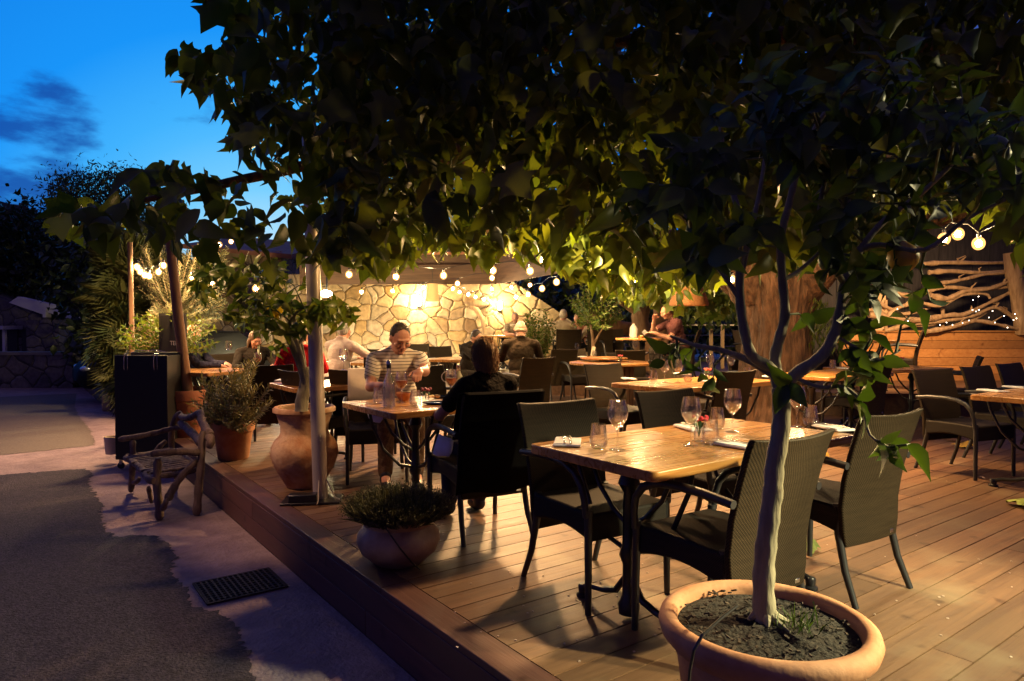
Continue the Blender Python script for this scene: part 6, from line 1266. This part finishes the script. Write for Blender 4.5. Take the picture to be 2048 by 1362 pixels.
def lap_napkin(label,pts,parent=None):
    q=MB(); n_=len(pts[0]); q.add([p for r in pts for p in r],[(i*n_+k,i*n_+k+1,(i+1)*n_+k+1,(i+1)*n_+k) for i in range(len(pts)-1) for k in range(n_-1)]); o=q.build('lap_napkin',NAP,None,ang=80); sd=o.modifiers.new('s','SOLIDIFY'); sd.thickness=.004; tag(o,label,'napkin')
lap_napkin('white napkin on the lap of the striped man below the table edge',[[P(735,826,4.98),P(752,824,4.94),P(768,828,4.9),P(776,832,4.88)],[P(738,836,4.96),P(752,838,4.93),P(766,836,4.9),P(774,836,4.88)],[P(744,842,4.95),P(752,845,4.93),P(760,846,4.9),P(766,838,4.88)]])
lap_napkin('white napkin hanging from the lap of the woman below her armrest',[[P(878,868,4.25),P(888,872,4.22),P(900,876,4.2),P(908,880,4.18)],[P(870,892,4.24),P(882,896,4.2),P(893,898,4.19),P(904,904,4.17)],[P(866,908,4.23),P(876,913,4.2),P(888,912,4.18),P(898,914,4.17)]])
# ================================================================== LAMPS WITHOUT A BUILT FIXTURE, IN AND OUT OF FRAME, AND ADDED FILLS
spot('deck_flood', (3.55,-.75,2.0), (2.95,.85,0), 950, (1,.92,.50), 70, .6, .05)
spot('pot_flood', (3.75,-.35,1.75), (1.74,1.16,.60), 560, (1,.80,.38), 35, .5, .05)
spot('canopy_spot', LAMPS[0], c2w(2.5,7.0,.0), 900, (1,.56,.22), 106, .7, .10)
spot('crown_flood', (4.3,.2,2.15), P(1640,380,1.95), 75, (1,.86,.42), 70, .8, .08)
spot('rear_spot', LAMPS[1], c2w(-.5,6.6,.3), 1000, (1,.55,.22), 140, .8, .12)
spot('couple_spot', LAMPS[3], c2w(.3,4.2,.7), 340, (1,.58,.24), 150, .7, .08)
spot('back_spot', c2w(1.6,11.2,2.5), c2w(1.4,11.0,.7), 850, (1,.58,.24), 150, .8, .12)
spot('pine_wall_spot', LAMPS[2], c2w(6.0,12,1.0), 620, (1,.60,.26), 130, .8, .12)
spot('left_plant_spot', c2w(-3.6,10.2,.15), c2w(-5.4,10.8,1.5), 160, (.75,1,.85), 100, .8, .1)
spot('left_lamp', c2w(-4.2,8.3,2.15), c2w(-4.3,8.6,.7), 320, (1,.60,.26), 160, .7, .1)
point('left_bulb_fill', P(330,548,10.2), 240, (1,.62,.27), .1)  # added point beside the left bulb string to brighten the plants there
spot('street_lamp', c2w(-3.4,4.4,3.2), c2w(-1.6,5.5,.4), 330, (1,.55,.27), 46, .8, .1)
point('bulb_fill', P(1310,565,9.4), 70, (1,.64,.28), .06); point('bulb_fill', P(1050,535,8.7), 45, (1,.64,.28), .06); point('bulb_fill', P(1600,545,7.6), 40, (1,.64,.28), .06); point('bulb_fill', P(850,545,9.0), 35, (1,.64,.28), .06)  # added points with no bulb of their own, brightening leaves near the strings
point('bulb_cluster_fill', P(1915,500,5.2), 45, (1,.64,.28), .08)  # added point by the right-hand bulbs to lighten lemon leaves and screen
spot('road_spot', c2w(-5.0,10.3,2.3), c2w(-7.0,9.3,GZ), 300, (1,.55,.30), 120, .8, .12)
# ================================================================== RENDER SETTINGS
sc.render.engine='CYCLES'; sc.cycles.use_denoising=True
try: sc.cycles.denoiser='OPENIMAGEDENOISE'
except Exception: pass
sc.cycles.max_bounces=7; sc.cycles.diffuse_bounces=3; sc.cycles.glossy_bounces=3; sc.cycles.transparent_max_bounces=14; sc.cycles.transmission_bounces=4; sc.cycles.caustics_refractive=False; sc.cycles.caustics_reflective=False
sc.cycles.sample_clamp_indirect=4; sc.cycles.sample_clamp_direct=0; sc.cycles.use_light_tree=True
sc.view_settings.view_transform='Standard'; sc.view_settings.look='None'; sc.view_settings.exposure=.22; sc.view_settings.gamma=1
